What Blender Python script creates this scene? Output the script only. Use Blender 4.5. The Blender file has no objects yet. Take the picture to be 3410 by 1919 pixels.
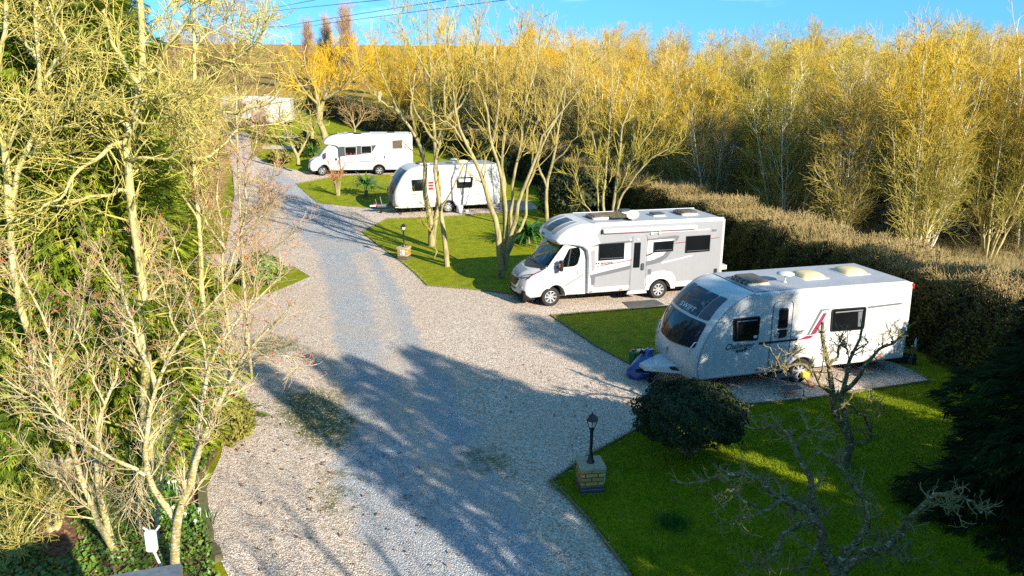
import bpy, math, random
import numpy as np
from mathutils import Matrix, Vector
from mathutils.geometry import delaunay_2d_cdt
random.seed(7); RNG = np.random.default_rng(7)
SC = bpy.context.scene
COL = SC.collection
# ------------------------------------------------------------------ camera and ground relief
PITCH, ROLL, FPX, CAMZ = math.radians(15.24), math.radians(0.48), 2554.0, 7.54
_F = np.array([0, math.cos(PITCH), -math.sin(PITCH)]); _R = np.array([1.0, 0, 0]); _U = np.cross(_R, _F)
_R, _U = math.cos(ROLL)*_R+math.sin(ROLL)*_U, math.cos(ROLL)*_U-math.sin(ROLL)*_R
OC = np.array([0, 0, CAMZ])
TD = [-60, 36, 45, 55, 78, 110, 160, 250, 420, 600, 3000]
TZ = [0, 0, .2, .65, 2.8, 5.5, 9, 15, 24, 26, 30]
def terr(y): return float(np.interp(y, TD, TZ))
def ray(u, v):                       # photo pixels (3410 wide) -> direction with y = 1
    d = _F*FPX+_R*(u-1705)-_U*(v-959.5)
    return d/d[1]
def P3(u, v, y): return OC+ray(u, v)*y
def at(u, v, z=None):                # point of the ground seen at a pixel of the 2576-wide view
    s = 3410/2576; d = ray(u*s, v*s)
    if z is not None: return OC+d*((z-CAMZ)/d[2])
    lo = 2.0
    while lo < 900:
        if CAMZ+d[2]*lo < terr(lo): break
        lo *= 1.01
    a, b = lo/1.01, lo
    for _ in range(30):
        m = (a+b)/2
        if CAMZ+d[2]*m < terr(m): b = m
        else: a = m
    p = OC+d*a; p[2] = terr(a); return p
# ------------------------------------------------------------------ objects and properties
def tag(o, label=None, cat=None, group=None, kind=None):
    for k, v in (('label', label), ('category', cat), ('group', group), ('kind', kind)):
        if v: o[k] = v
    return o
def empty(name, loc=(0, 0, 0), rz=0.0, label=None, cat=None, group=None):
    o = bpy.data.objects.new(name, None); COL.objects.link(o); o.empty_display_size = .3
    o.location = loc; o.rotation_euler = (0, 0, rz)
    return tag(o, label, cat, group)
def link(name, me, m, parent=None, angle=None):
    o = bpy.data.objects.new(name, me); COL.objects.link(o)
    if m is not None:
        me.materials.clear(); me.materials.append(m)
    if angle is not None:
        me.shade_smooth(); me.set_sharp_from_angle(angle=math.radians(angle))
    if parent: o.parent = parent
    return o
def copy_tree(o, parent=None):
    c = o.copy(); COL.objects.link(c)
    if parent: c.parent = parent
    for ch in list(o.children): copy_tree(ch, c)
    return c
def np_mesh(name, V, F3=None, F4=None):
    me = bpy.data.meshes.new(name); V = np.asarray(V, np.float32).reshape(-1, 3)
    n3 = 0 if F3 is None else len(F3); n4 = 0 if F4 is None else len(F4)
    me.vertices.add(len(V)); me.vertices.foreach_set('co', V.ravel())
    idx = []; st = []
    if n3: idx.append(np.asarray(F3, np.int32).ravel()); st.append(np.arange(n3)*3)
    if n4: idx.append(np.asarray(F4, np.int32).ravel()); st.append(n3*3+np.arange(n4)*4)
    idx = np.concatenate(idx); st = np.concatenate(st).astype(np.int32)
    me.loops.add(len(idx)); me.loops.foreach_set('vertex_index', idx)
    me.polygons.add(n3+n4); me.polygons.foreach_set('loop_start', st)
    me.update(calc_edges=True); return me
class MB:
    def __init__(s): s.v = []; s.f = []
    def add(s, vs, fs):
        n = len(s.v); s.v += [tuple(map(float, p)) for p in vs]; s.f += [tuple(i+n for i in f) for f in fs]; return s
    def box(s, a, b, M=None):
        x0, y0, z0 = a; x1, y1, z1 = b
        vs = [(x0,y0,z0),(x1,y0,z0),(x1,y1,z0),(x0,y1,z0),(x0,y0,z1),(x1,y0,z1),(x1,y1,z1),(x0,y1,z1)]
        if M is not None: vs = [M @ Vector(p) for p in vs]
        return s.add(vs, [(3,2,1,0),(4,5,6,7),(0,1,5,4),(1,2,6,5),(2,3,7,6),(3,0,4,7)])
    def rbox(s, a, b, r=.03, n=3, axis=2):          # box with its edges along one axis rounded and a small bevel on the ends
        ax = [i for i in range(3) if i != axis]
        pts = rrect(a[ax[0]], b[ax[0]], a[ax[1]], b[ax[1]], r, n)
        e = min(r*.35, (b[axis]-a[axis])*.3); c0 = (a[ax[0]]+b[ax[0]])/2; c1 = (a[ax[1]]+b[ax[1]])/2
        w0 = (b[ax[0]]-a[ax[0]])/2; w1 = (b[ax[1]]-a[ax[1]])/2
        rings = []
        for h, ins in ((a[axis], e), (a[axis]+e, 0), (b[axis]-e, 0), (b[axis], e)):
            ring = []
            for p, q in pts:
                o = [0, 0, 0]; o[ax[0]] = c0+(p-c0)*(1-ins/w0); o[ax[1]] = c1+(q-c1)*(1-ins/w1); o[axis] = h; ring.append(o)
            rings.append(ring)
        return s.rings(rings, True)
    def rings(s, rings, caps=True, closed=True):
        k = len(rings[0]); vs = [p for r in rings for p in r]; fs = []
        for i in range(len(rings)-1):
            for j in range(k if closed else k-1):
                fs.append((i*k+j, i*k+(j+1) % k, (i+1)*k+(j+1) % k, (i+1)*k+j))
        if caps: fs += [tuple(range(k-1, -1, -1)), tuple((len(rings)-1)*k+j for j in range(k))]
        return s.add(vs, fs)
    def lathe(s, prof, c=(0, 0, 0), axis='z', n=24, caps=True):
        rings = []
        for r, h in prof:
            ring = []
            for j in range(n):
                a = 2*math.pi*j/n; x, y = r*math.cos(a), r*math.sin(a)
                p = (x, y, h) if axis == 'z' else ((x, h, y) if axis == 'y' else (h, x, y))
                ring.append((p[0]+c[0], p[1]+c[1], p[2]+c[2]))
            rings.append(ring)
        return s.rings(rings, caps)
    def tube(s, pts, r, n=6, caps=True):
        pts = [Vector(p) for p in pts]; R = r if hasattr(r, '__len__') else [r]*len(pts); rings = []; up = None
        for i, p in enumerate(pts):
            t = (pts[min(i+1, len(pts)-1)]-pts[max(i-1, 0)]).normalized()
            if up is None: up = t.orthogonal().normalized()
            up = (up-t*up.dot(t)).normalized(); w = t.cross(up)
            rings.append([p+(up*math.cos(2*math.pi*j/n)+w*math.sin(2*math.pi*j/n))*R[i] for j in range(n)])
        return s.rings(rings, caps)
    def prism(s, poly, place, t0, t1, bev=0.0):      # poly of 2-D points; place(p, t) -> 3-D
        n = len(poly); c = np.mean(np.array(poly), 0)
        rings = [[place(p, t0) for p in poly], [place(p, t1-bev) for p in poly]]
        if bev: rings.append([place(tuple(c+(np.array(p)-c)*(1-bev*1.2/max(.05, np.linalg.norm(np.array(p)-c)))), t1) for p in poly])
        return s.rings(rings, True)
    def build(s, name, m, parent=None, angle=30, warp=None):
        me = bpy.data.meshes.new(name)
        me.from_pydata([warp(*p) for p in s.v] if warp else s.v, [], s.f); me.validate(); me.update()
        return link(name, me, m, parent, angle)
def rrect(x0, x1, y0, y1, r, n=4):
    r = min(r, abs(x1-x0)/2.01, abs(y1-y0)/2.01); o = []
    for cx, cy, a0 in ((x1-r, y1-r, 0), (x0+r, y1-r, 90), (x0+r, y0+r, 180), (x1-r, y0+r, 270)):
        for k in range(n+1):
            a = math.radians(a0+90*k/n); o.append((cx+r*math.cos(a), cy+r*math.sin(a)))
    return o
def rpoly(pts, r=.05, n=4):                         # polygon with rounded corners
    o = []; m = len(pts)
    for i in range(m):
        a, b, c = (np.array(pts[j % m], float) for j in (i-1, i, i+1))
        u = a-b; w = c-b; lu, lw = np.linalg.norm(u), np.linalg.norm(w); d = min(r, lu*.45, lw*.45)
        p, q = b+u/lu*d, b+w/lw*d
        for k in range(n+1):
            t = k/n; o.append(tuple((1-t)**2*p+2*t*(1-t)*b+t*t*q))
    return o
def catmull(pts, n=6):
    p = np.array(pts, float); p = np.vstack([2*p[0]-p[1], p, 2*p[-1]-p[-2]]); o = []
    for i in range(1, len(p)-2):
        for k in range(n):
            t = k/n; a, b, c, d = p[i-1:i+3]
            o.append(.5*(2*b+(c-a)*t+(2*a-5*b+4*c-d)*t*t+(3*b-a-3*c+d)*t**3))
    o.append(p[-2]); return np.array(o)
def inside(P, poly):
    x, y = P[:, 0], P[:, 1]; c = np.zeros(len(P), bool); n = len(poly)
    for i in range(n):
        (x0, y0), (x1, y1) = poly[i-1], poly[i]
        m = ((y0 > y) != (y1 > y))
        c ^= m & (x < (x1-x0)*(y-y0)/((y1-y0) if y1 != y0 else 1e-9)+x0)
    return c
def sdist(P, poly, closed=True):                    # distance to an outline, negative inside
    d = np.full(len(P), 1e9); n = len(poly)
    for i in range(n if closed else n-1):
        a = np.array(poly[i]); b = np.array(poly[(i+1) % n]); ab = b-a
        t = np.clip(((P-a)@ab)/(ab@ab+1e-12), 0, 1)
        d = np.minimum(d, np.linalg.norm(P-a-t[:, None]*ab, axis=1))
    return np.where(inside(P, poly), -d, d) if closed else d
def fill2d(outline, holes=(), extra=None):
    pts = []; ed = []
    for lp in [outline]+list(holes):
        n0 = len(pts); pts += [Vector((float(p[0]), float(p[1]))) for p in lp]; m = len(lp)
        ed += [(n0+i, n0+(i+1) % m) for i in range(m)]
    if extra is not None: pts += [Vector((float(p[0]), float(p[1]))) for p in extra]
    vo, _, fo, *_ = delaunay_2d_cdt(pts, ed, [], 0, 1e-6)
    V = np.array([(p.x, p.y) for p in vo]); Fc = np.array([V[list(f)].mean(0) for f in fo])
    k = inside(Fc, outline)
    for h in holes: k &= ~inside(Fc, h)
    return V, [tuple(f) for f, q in zip(fo, k) if q]
# ------------------------------------------------------------------ materials
class NT:
    def __init__(s, name):
        s.m = bpy.data.materials.new(name); s.m.use_nodes = True; s.t = s.m.node_tree
        s.b = s.t.nodes['Principled BSDF']
    def n(s, typ, **kw):
        o = s.t.nodes.new(typ)
        for k, v in kw.items(): setattr(o, k, v)
        return o
    def l(s, a, b): s.t.links.new(a, b)
    def coords(s, mode='Object', scale=(1, 1, 1)):
        if mode == 'World': out = s.n('ShaderNodeNewGeometry').outputs['Position']
        else: out = s.n('ShaderNodeTexCoord').outputs[mode]
        if scale != (1, 1, 1):
            mp = s.n('ShaderNodeMapping'); mp.inputs['Scale'].default_value = scale; s.l(out, mp.inputs[0]); out = mp.outputs[0]
        return out
    def noise(s, co, scale, detail=3, rough=.55, dist=0):
        o = s.n('ShaderNodeTexNoise'); o.inputs['Scale'].default_value = scale; o.inputs['Detail'].default_value = detail
        o.inputs['Roughness'].default_value = rough; o.inputs['Distortion'].default_value = dist; s.l(co, o.inputs['Vector']); return o.outputs['Fac']
    def ramp(s, fac, stops, interp='LINEAR'):
        o = s.n('ShaderNodeValToRGB'); o.color_ramp.interpolation = interp; e = o.color_ramp.elements
        while len(e) < len(stops): e.new(.5)
        for i, (p, c) in enumerate(stops): e[i].position = p; e[i].color = (*c, 1)
        s.l(fac, o.inputs[0]); return o.outputs[0]
    def mix(s, fac, a, b, typ='MIX'):
        o = s.n('ShaderNodeMix', data_type='RGBA', blend_type=typ)
        for sock, v in ((o.inputs[0], fac), (o.inputs[6], a), (o.inputs[7], b)):
            if hasattr(v, 'type') or isinstance(v, bpy.types.NodeSocket): s.l(v, sock)
            elif isinstance(v, tuple): sock.default_value = (*v, 1)
            else: sock.default_value = v
        return o.outputs[2]
    def math(s, op, a, b=0.0, clamp=False):
        o = s.n('ShaderNodeMath', operation=op, use_clamp=clamp)
        for sock, v in ((o.inputs[0], a), (o.inputs[1], b)):
            if isinstance(v, bpy.types.NodeSocket): s.l(v, sock)
            else: sock.default_value = v
        return o.outputs[0]
    def bump(s, h, strength=.5, dist=.02):
        o = s.n('ShaderNodeBump'); o.inputs['Strength'].default_value = strength; o.inputs['Distance'].default_value = dist
        s.l(h, o.inputs['Height']); s.l(o.outputs[0], s.b.inputs['Normal'])
    def set(s, color=None, rough=None, **kw):
        if color is not None:
            if isinstance(color, tuple): s.b.inputs['Base Color'].default_value = (*color, 1)
            else: s.l(color, s.b.inputs['Base Color'])
        if rough is not None:
            s.b.inputs['Roughness'].default_value = rough
            if rough >= .6: s.b.inputs['Specular IOR Level'].default_value = .12
        for k, v in kw.items(): s.b.inputs[k.replace('_', ' ')].default_value = v
        return s.m
def plain(name, c, rough=.5, var=.12, scale=6, **kw):        # one colour with slight wear
    t = NT(name); f = t.noise(t.coords('Object'), scale, 4)
    c2 = tuple(x*(1-var) for x in c); c3 = tuple(min(1, x*(1+var*.5)) for x in c)
    t.set(t.ramp(f, [(.3, c2), (.7, c3)]), rough, **kw); return t.m
def bark(name, a, b, c, scale=9, stretch=.35, rand=.0, bump=.4, band=None):
    t = NT(name); co = t.coords('Object', (1, 1, stretch)); f = t.noise(co, scale, 5, .65)
    col = t.ramp(f, [(.32, a), (.5, b), (.68, c)])
    if band and len(band) > 3:
        th_ = band[6] if len(band) > 6 else .47; f3 = t.noise(t.coords('Object', (2.0, 2.0, 8)), 6, 4, .65); col = t.mix(t.ramp(f3, [(th_, (0, 0, 0)), (th_+.06, (1, 1, 1))]), col, band[3:6])
        band = band[:3]
    if band:
        f2 = t.noise(t.coords('Object', (2.2, 2.2, 9)), 5, 3, .6); col = t.mix(t.ramp(f2, [(.60, (0,0,0)), (.66, (1,1,1))]), col, band)
    if rand:
        r = t.n('ShaderNodeObjectInfo').outputs['Random']
        col = t.mix(1.0, col, t.ramp(r, [(0, (1-rand, 1-rand, 1-rand)), (1, (1, 1, 1))]), 'MULTIPLY')
    t.set(col, .85); t.bump(f, bump, .03); return t.m
def leaf(name, cols, scale=3, rough=.6, sub=0.0, rand=0):
    t = NT(name); f = t.noise(t.coords('Object'), scale, 4, .7)
    n = len(cols); col = t.ramp(f, [(.28+.44*i/(n-1), c) for i, c in enumerate(cols)])
    if rand:
        r = t.n('ShaderNodeObjectInfo').outputs['Random']
        col = t.mix(1.0, col, t.ramp(r, [(0, (1-rand, 1-rand*.9, 1-rand)), (1, (1, 1, 1))]), 'MULTIPLY')
    t.set(col, rough); return t.m
M = {}
M['white'] = plain('white gelcoat', (.50, .50, .485), .28, .05, 2.5)
M['white2'] = plain('white painted metal', (.50, .50, .485), .3, .05, 3)
M['roofgrey'] = plain('pale roof skin', (.30, .315, .335), .5, .10, 2)
M['silver'] = plain('pale silver panel', (.225, .23, .24), .35, .05, 2)
M['grey'] = plain('mid grey graphic', (.105, .11, .12), .4, .06, 3)
M['dgrey'] = plain('dark grey panel', (.05, .056, .068), .35, .1, 4)
M['seam'] = plain('grey seam sealant', (.16, .165, .17), .5, .1, 8)
M['maroon'] = plain('maroon graphic', (.20, .018, .05), .4, .08, 3)
M['purple'] = plain('dark purple graphic', (.045, .018, .035), .4, .1, 3)
M['black'] = plain('black plastic', (.014, .014, .015), .4, .2, 8)
M['rubber'] = plain('tyre rubber', (.028, .026, .024), .8, .25, 14)
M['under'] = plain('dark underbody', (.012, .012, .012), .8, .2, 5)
M['alloy'] = plain('alloy wheel metal', (.55, .56, .57), .3, .08, 10, Metallic=.65)
M['alu'] = plain('aluminium', (.6, .61, .62), .35, .08, 10, Metallic=.8)
M['acrylic'] = plain('dark acrylic glazing', (.006, .007, .008), .05, .2, 2)
M['skyglass'] = plain('blue tinted glazing', (.010, .016, .03), .04, .2, 2)
M['solar'] = plain('solar cells', (.008, .010, .018), .12, .3, 9)
M['amber'] = plain('amber reflector', (.75, .14, .02), .3, .1, 10)
M['red'] = plain('red lamp lens', (.5, .02, .02), .25, .1, 10)
M['tan'] = plain('aged tan acrylic dome', (.62, .47, .24), .3, .10, 6)
M['brownvent'] = plain('smoked brown acrylic', (.10, .075, .055), .25, .2, 8)
M['cream'] = plain('cream plastic', (.72, .64, .50), .4, .08, 6)
M['cloth'] = plain('pale seat cloth', (.36, .42, .24), .9, .1, 8)
M['lampglass'] = plain('headlamp lens', (.32, .34, .36), .08, .25, 12)
M['chrome'] = plain('satin chrome', (.62, .63, .64), .2, .05, 9, Metallic=.9)
M['green_text'] = plain('green lettering', (.03, .22, .06), .5, .1, 6)
M['dark_text'] = plain('charcoal lettering', (.07, .07, .075), .5, .1, 6)
M['pale_text'] = plain('pale lettering', (.55, .58, .62), .5, .1, 6)
M['iron'] = plain('black painted iron', (.010, .011, .014), .35, .3, 12)
M['stone'] = plain('sandy cap stone', (.34, .29, .19), .9, .3, 22)
M['concrete'] = plain('grey concrete', (.22, .22, .21), .9, .2, 12)
M['bag'] = plain('blue plastic cover', (.012, .065, .24), .3, .35, 5)
M['greencan'] = plain('green canister plastic', (.01, .12, .035), .4, .2, 6)
M['orange'] = plain('orange plastic', (.72, .25, .10), .5, .15, 6)
M['yellow'] = plain('yellow plastic', (.70, .47, .02), .5, .1, 6)
M['mat'] = plain('grey rubber mat', (.085, .088, .085), .85, .25, 5)
M['wood'] = bark('weathered timber', (.10, .075, .045), (.17, .13, .08), (.24, .19, .12), 8, .2)
M['felt'] = plain('grey roofing felt', (.11, .13, .15), .85, .25, 16)

def streaks(m, amt):            # rain streaks and road film on the painted shells
    t = m.node_tree; b = t.nodes['Principled BSDF']; src = b.inputs['Base Color'].links[0].from_socket
    tc_ = t.nodes.new('ShaderNodeTexCoord'); mp_ = t.nodes.new('ShaderNodeMapping'); mp_.inputs['Scale'].default_value = (7, 7, .5); nz_ = t.nodes.new('ShaderNodeTexNoise'); nz_.inputs['Scale'].default_value = 1.5; nz_.inputs['Detail'].default_value = 5
    rp = t.nodes.new('ShaderNodeValToRGB'); rp.color_ramp.elements[0].position = .30; rp.color_ramp.elements[0].color = (.80, .78, .72, 1); rp.color_ramp.elements[1].position = .55; rp.color_ramp.elements[1].color = (1, 1, 1, 1)
    mx_ = t.nodes.new('ShaderNodeMix'); mx_.data_type = 'RGBA'; mx_.blend_type = 'MULTIPLY'; mx_.inputs[0].default_value = amt
    t.links.new(tc_.outputs['Object'], mp_.inputs[0]); t.links.new(mp_.outputs[0], nz_.inputs['Vector']); t.links.new(nz_.outputs['Fac'], rp.inputs[0]); t.links.new(src, mx_.inputs[6]); t.links.new(rp.outputs[0], mx_.inputs[7]); t.links.new(mx_.outputs[2], b.inputs['Base Color'])
for k_, a_ in (('white', .55), ('silver', .2), ('roofgrey', .5)): streaks(M[k_], a_)
# ------------------------------------------------------------------ camera, sun, sky
cam = bpy.data.cameras.new('camera'); co = bpy.data.objects.new('camera', cam); COL.objects.link(co)
cam.sensor_width = 36; cam.lens = FPX/3410*36; cam.clip_end = 6000; cam.clip_start = .1
co.matrix_world = Matrix(((_R[0], _U[0], -_F[0], 0), (_R[1], _U[1], -_F[1], 0), (_R[2], _U[2], -_F[2], CAMZ), (0, 0, 0, 1)))
SC.camera = co
EL, AZ = math.radians(24.0), math.radians(-49.0)      # sun height; direction towards the sun measured from +x
sdir = Vector((math.cos(EL)*math.cos(AZ), math.cos(EL)*math.sin(AZ), math.sin(EL)))
sl = bpy.data.lights.new('sun', 'SUN'); sl.energy = 5.0; sl.angle = math.radians(.5); sl.color = (1, .90, .76)
so = bpy.data.objects.new('sun', sl); COL.objects.link(so); so.rotation_euler = sdir.to_track_quat('Z', 'Y').to_euler(); so.location = (20, -20, 30)
w = bpy.data.worlds.new('World'); SC.world = w; w.use_nodes = True; wt = w.node_tree; bg = wt.nodes['Background']
sky = wt.nodes.new('ShaderNodeTexSky'); sky.sky_type = 'NISHITA'; sky.sun_disc = False; sky.sun_elevation = EL
sky.sun_rotation = math.pi/2-AZ; sky.altitude = 300; sky.air_density = 1.0; sky.dust_density = .15; sky.ozone_density = 3.0
tc = wt.nodes.new('ShaderNodeTexCoord'); mp = wt.nodes.new('ShaderNodeVectorMath'); mp.operation = 'ADD'; mp.inputs[1].default_value = (0, 0, .33)
wt.links.new(tc.outputs['Generated'], mp.inputs[0]); nm = wt.nodes.new('ShaderNodeVectorMath'); nm.operation = 'NORMALIZE'
wt.links.new(mp.outputs[0], nm.inputs[0]); wt.links.new(nm.outputs[0], sky.inputs[0])
hs = wt.nodes.new('ShaderNodeHueSaturation'); hs.inputs['Saturation'].default_value = 1.22; hs.inputs['Hue'].default_value = .485; hs.inputs['Value'].default_value = 1.0
wt.links.new(sky.outputs[0], hs.inputs['Color'])
cn = wt.nodes.new('ShaderNodeTexNoise'); cn.inputs['Scale'].default_value = 5; cn.inputs['Detail'].default_value = 6
cm = wt.nodes.new('ShaderNodeMapping'); cm.inputs['Scale'].default_value = (1, 1, 4); wt.links.new(tc.outputs['Generated'], cm.inputs[0]); wt.links.new(cm.outputs[0], cn.inputs['Vector'])
cr = wt.nodes.new('ShaderNodeValToRGB'); cr.color_ramp.elements[0].position = .56; cr.color_ramp.elements[1].position = .85; wt.links.new(cn.outputs['Fac'], cr.inputs[0])
mx = wt.nodes.new('ShaderNodeMix'); mx.data_type = 'RGBA'; mx.inputs[7].default_value = (9, 10.5, 12, 1); wt.links.new(hs.outputs[0], mx.inputs[6])
ml = wt.nodes.new('ShaderNodeMath'); ml.operation = 'MULTIPLY'; ml.inputs[1].default_value = .35; wt.links.new(cr.outputs[0], ml.inputs[0]); wt.links.new(ml.outputs[0], mx.inputs[0])
wt.links.new(mx.outputs[2], bg.inputs[0]); bg.inputs[1].default_value = .15
SC.view_settings.view_transform = 'Standard'; SC.view_settings.look = 'None'; SC.view_settings.exposure = 1.32; SC.view_settings.gamma = 1
SC.view_settings.use_curve_mapping = False
SC.cycles.use_denoising = False; SC.cycles.max_bounces = 6; SC.cycles.diffuse_bounces = 4; SC.cycles.glossy_bounces = 3; SC.cycles.transparent_max_bounces = 8; SC.cycles.transmission_bounces = 4
SC.cycles.sample_clamp_indirect = 4; SC.cycles.use_adaptive_sampling = False; SC.cycles.adaptive_threshold = .015
# ------------------------------------------------------------------ ground and gravel
def lawn_mat():
    t = NT('lawn'); co = t.coords('World'); big = t.noise(co, .35, 3); mid = t.noise(co, 2.2, 5, .65); fine = t.noise(t.coords('World', (1, 1, 1)), 38, 3, .7)
    c = t.ramp(mid, [(.30, (.110, .140, .003)), (.50, (.190, .222, .004)), (.70, (.260, .270, .008))])
    c = t.mix(t.ramp(big, [(.45, (0, 0, 0)), (.7, (.6, .6, .6))]), c, (.23, .235, .004))
    clump = t.noise(co, 7, 5, .7, .6); c = t.mix(t.ramp(clump, [(.52, (0, 0, 0)), (.68, (.75, .75, .75))]), c, (.075, .105, .002)); worn = t.noise(t.coords('World', (.6, 1.4, 1)), 1.3, 6, .75, .8); c = t.mix(t.ramp(worn, [(.60, (0, 0, 0)), (.72, (.8, .8, .8))]), c, (.25, .22, .03))
    c = t.mix(.6, c, t.ramp(fine, [(.25, (.50, .52, .5)), (.62, (1.3, 1.25, 1.1))]), 'MULTIPLY')
    yy = t.n('ShaderNodeSeparateXYZ'); t.l(co, yy.inputs[0])
    far = t.math('MULTIPLY', t.math('SUBTRACT', yy.outputs[1], 82), .04, True)
    patch = t.noise(co, .035, 4, .6)
    c = t.mix(far, c, t.ramp(patch, [(.35, (.22, .14, .045)), (.55, (.32, .21, .03)), (.78, (.22, .20, .02))]))
    t.set(c, .9); t.bump(fine, .9, .05); return t.m
def gravel_mat():
    t = NT('gravel'); co = t.coords('World')
    jit = t.n('ShaderNodeVectorMath', operation='ADD'); nz = t.n('ShaderNodeTexNoise'); nz.inputs['Scale'].default_value = 30; t.l(co, nz.inputs['Vector'])
    sc = t.n('ShaderNodeVectorMath', operation='SCALE'); sc.inputs[3].default_value = .02; t.l(nz.outputs['Color'], sc.inputs[0]); t.l(co, jit.inputs[0]); t.l(sc.outputs[0], jit.inputs[1])
    v = t.n('ShaderNodeTexVoronoi'); v.inputs['Scale'].default_value = 34; t.l(jit.outputs[0], v.inputs['Vector'])
    v2 = t.n('ShaderNodeTexVoronoi'); v2.inputs['Scale'].default_value = 62; t.l(jit.outputs[0], v2.inputs['Vector'])
    sep = t.n('ShaderNodeSeparateColor'); t.l(v.outputs['Color'], sep.inputs[0]); s2 = t.n('ShaderNodeSeparateColor'); t.l(v2.outputs['Color'], s2.inputs[0])
    pink = t.ramp(sep.outputs[0], [(0, (.24, .17, .12)), (.25, (.50, .395, .30)), (.6, (.68, .55, .43)), (.85, (.80, .69, .56)), (1, (.9, .84, .75))])
    grey = t.ramp(s2.outputs[0], [(0, (.15, .175, .20)), (.4, (.34, .38, .41)), (.75, (.50, .54, .57)), (1, (.76, .78, .78))])
    n1 = t.noise(co, 1.1, 6, .72); n2 = t.noise(co, .5, 4, .6); n3 = t.noise(co, 3.2, 5, .7)
    def attr(nm): a = t.n('ShaderNodeAttribute'); a.attribute_name = nm; return a.outputs['Fac']
    def mask(a, nz, amp, soft):   # 1 inside the outline, edge broken up by noise
        e = t.math('ADD', a, t.math('MULTIPLY', t.math('SUBTRACT', nz, .5), amp)); return t.math('SUBTRACT', 1, t.math('MULTIPLY', t.math('ADD', e, soft), 1/(2*soft)), True)
    def unit(x): o = t.math('MAXIMUM', t.math('MINIMUM', x, 1), 0); return o
    mt = unit(mask(attr('track'), n1, 1.5, .14)); mc = unit(mask(attr('centre'), n3, 1.5, .22)); mm = unit(mask(attr('moss'), n3, 2.2, .35))
    m = t.math('MULTIPLY', mt, t.math('SUBTRACT', 1, t.math('MULTIPLY', mc, .85)))
    stray = t.math('MULTIPLY', t.math('GREATER_THAN', s2.outputs[1], .90), .8)
    m = t.math('MAXIMUM', t.math('MULTIPLY', m, t.math('SUBTRACT', 1, stray)), t.math('MULTIPLY', stray, .3))
    c = t.mix(m, pink, grey)
    c = t.mix(t.math('MULTIPLY', t.ramp(n2, [(.35, (0, 0, 0)), (.65, (1, 1, 1))]), .40), c, (.56, .44, .32))
    gaps = t.math('MULTIPLY', t.math('GREATER_THAN', sep.outputs[1], .22), mm)
    c = t.mix(t.math('MULTIPLY', gaps, .92), c, t.mix(n3, (.06, .075, .008), (.13, .145, .02)))
    weeds = t.math('MULTIPLY', t.ramp(t.noise(co, 1.7, 6, .75), [(.66, (0, 0, 0)), (.72, (1, 1, 1))]), .55); c = t.mix(t.math('MULTIPLY', weeds, t.math('SUBTRACT', 1, mt)), c, (.10, .10, .03))
    dd = t.ramp(v.outputs['Distance'], [(.0, (1, 1, 1)), (.5, (.88, .88, .88)), (.85, (.50, .48, .46))]); d2 = t.ramp(v2.outputs['Distance'], [(.0, (1, 1, 1)), (.9, (.55, .55, .55))])
    c = t.mix(.9, c, t.mix(m, dd, d2), 'MULTIPLY')
    t.set(c, .9)
    h = t.math('ADD', t.math('MULTIPLY', v.outputs['Distance'], -1.0), t.math('MULTIPLY', v2.outputs['Distance'], -.4)); h = t.math('ADD', h, t.math('MULTIPLY', sep.outputs[2], .5))
    t.bump(h, .8, .03); return t.m
M['lawn'] = lawn_mat(); M['gravel'] = gravel_mat()
xs = [-1500, -300, -80, -30, -10, 10, 30, 50, 80, 140, 300, 1500]; ys = sorted(set(TD+[10, 20, 30, 66, 94, 130, 200, 320, 500, 1000, 2000]))
V = [(x, y, terr(y)*(1-(.42*min(1, (y-140)/120)*min(1, max(0, x-10)/60) if y > 140 else 0))) for y in ys for x in xs]; nx = len(xs)
tag(link('ground', np_mesh('ground', V, F4=[(j*nx+i, j*nx+i+1, (j+1)*nx+i+1, (j+1)*nx+i) for j in range(len(ys)-1) for i in range(nx-1)]), M['lawn']), kind='structure')
A = lambda *p: [tuple(at(*q)[:2]) for q in p]
HEDGE = [(13.4, 13.0), (11.7, 20.5), (9.1, 30.1), (6.4, 39.5), (2.6, 50), (-5, 63), (-15, 76.5), (-24, 90)]
DRIVE = A((1800, 1700), (1700, 1560), (1585, 1450), (1480, 1310), (1425, 1250), (1385, 1215), (1460, 1160), (1600, 1083), (1720, 1047), (1880, 1020), (2050, 1003), (2340, 960), (2285, 928))
DRIVE += [(9.6, 22.55)]+A((1640, 947), (1500, 873), (1440, 832), (1385, 795), (1500, 785), (1690, 771))+[(8.2, 26.4), (7.6, 28.9)]+A((1290, 742), (1180, 729), (1075, 720), (1045, 690), (1010, 660), (960, 625), (910, 585), (975, 551), (1100, 547), (1250, 536))
DRIVE += [(1.6, 44.6), (1.0, 47.2)]+A((965, 527), (880, 521), (800, 512), (770, 487), (745, 463), (850, 443), (1000, 440), (1045, 432), (1040, 412))+A((765, 433), (700, 420), (650, 400), (632, 382), (630, 345), (618, 333))
DRIVE += A((560, 333), (570, 385), (585, 430), (590, 490), (580, 560), (565, 640), (400, 645), (400, 668), (600, 668), (740, 672), (780, 697), (690, 735), (530, 780), (512, 850), (530, 950), (575, 1060), (555, 1150), (515, 1240), (522, 1330), (548, 1400), (600, 1500), (640, 1620), (700, 1760))
TRACK = A((640, 420), (700, 470), (720, 560), (800, 640), (830, 760), (845, 860), (868, 960), (885, 1090), (832, 1170), (860, 1250), (900, 1320), (960, 1450), (1040, 1640), (1500, 1640), (1385, 1450), (1290, 1270), (1200, 1100), (1130, 950), (1050, 850), (1000, 720), (930, 620), (880, 560), (800, 490), (700, 425))
CENTRE = A((905, 640), (930, 700), (960, 780), (1000, 930), (1060, 1110), (1095, 1210))
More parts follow.
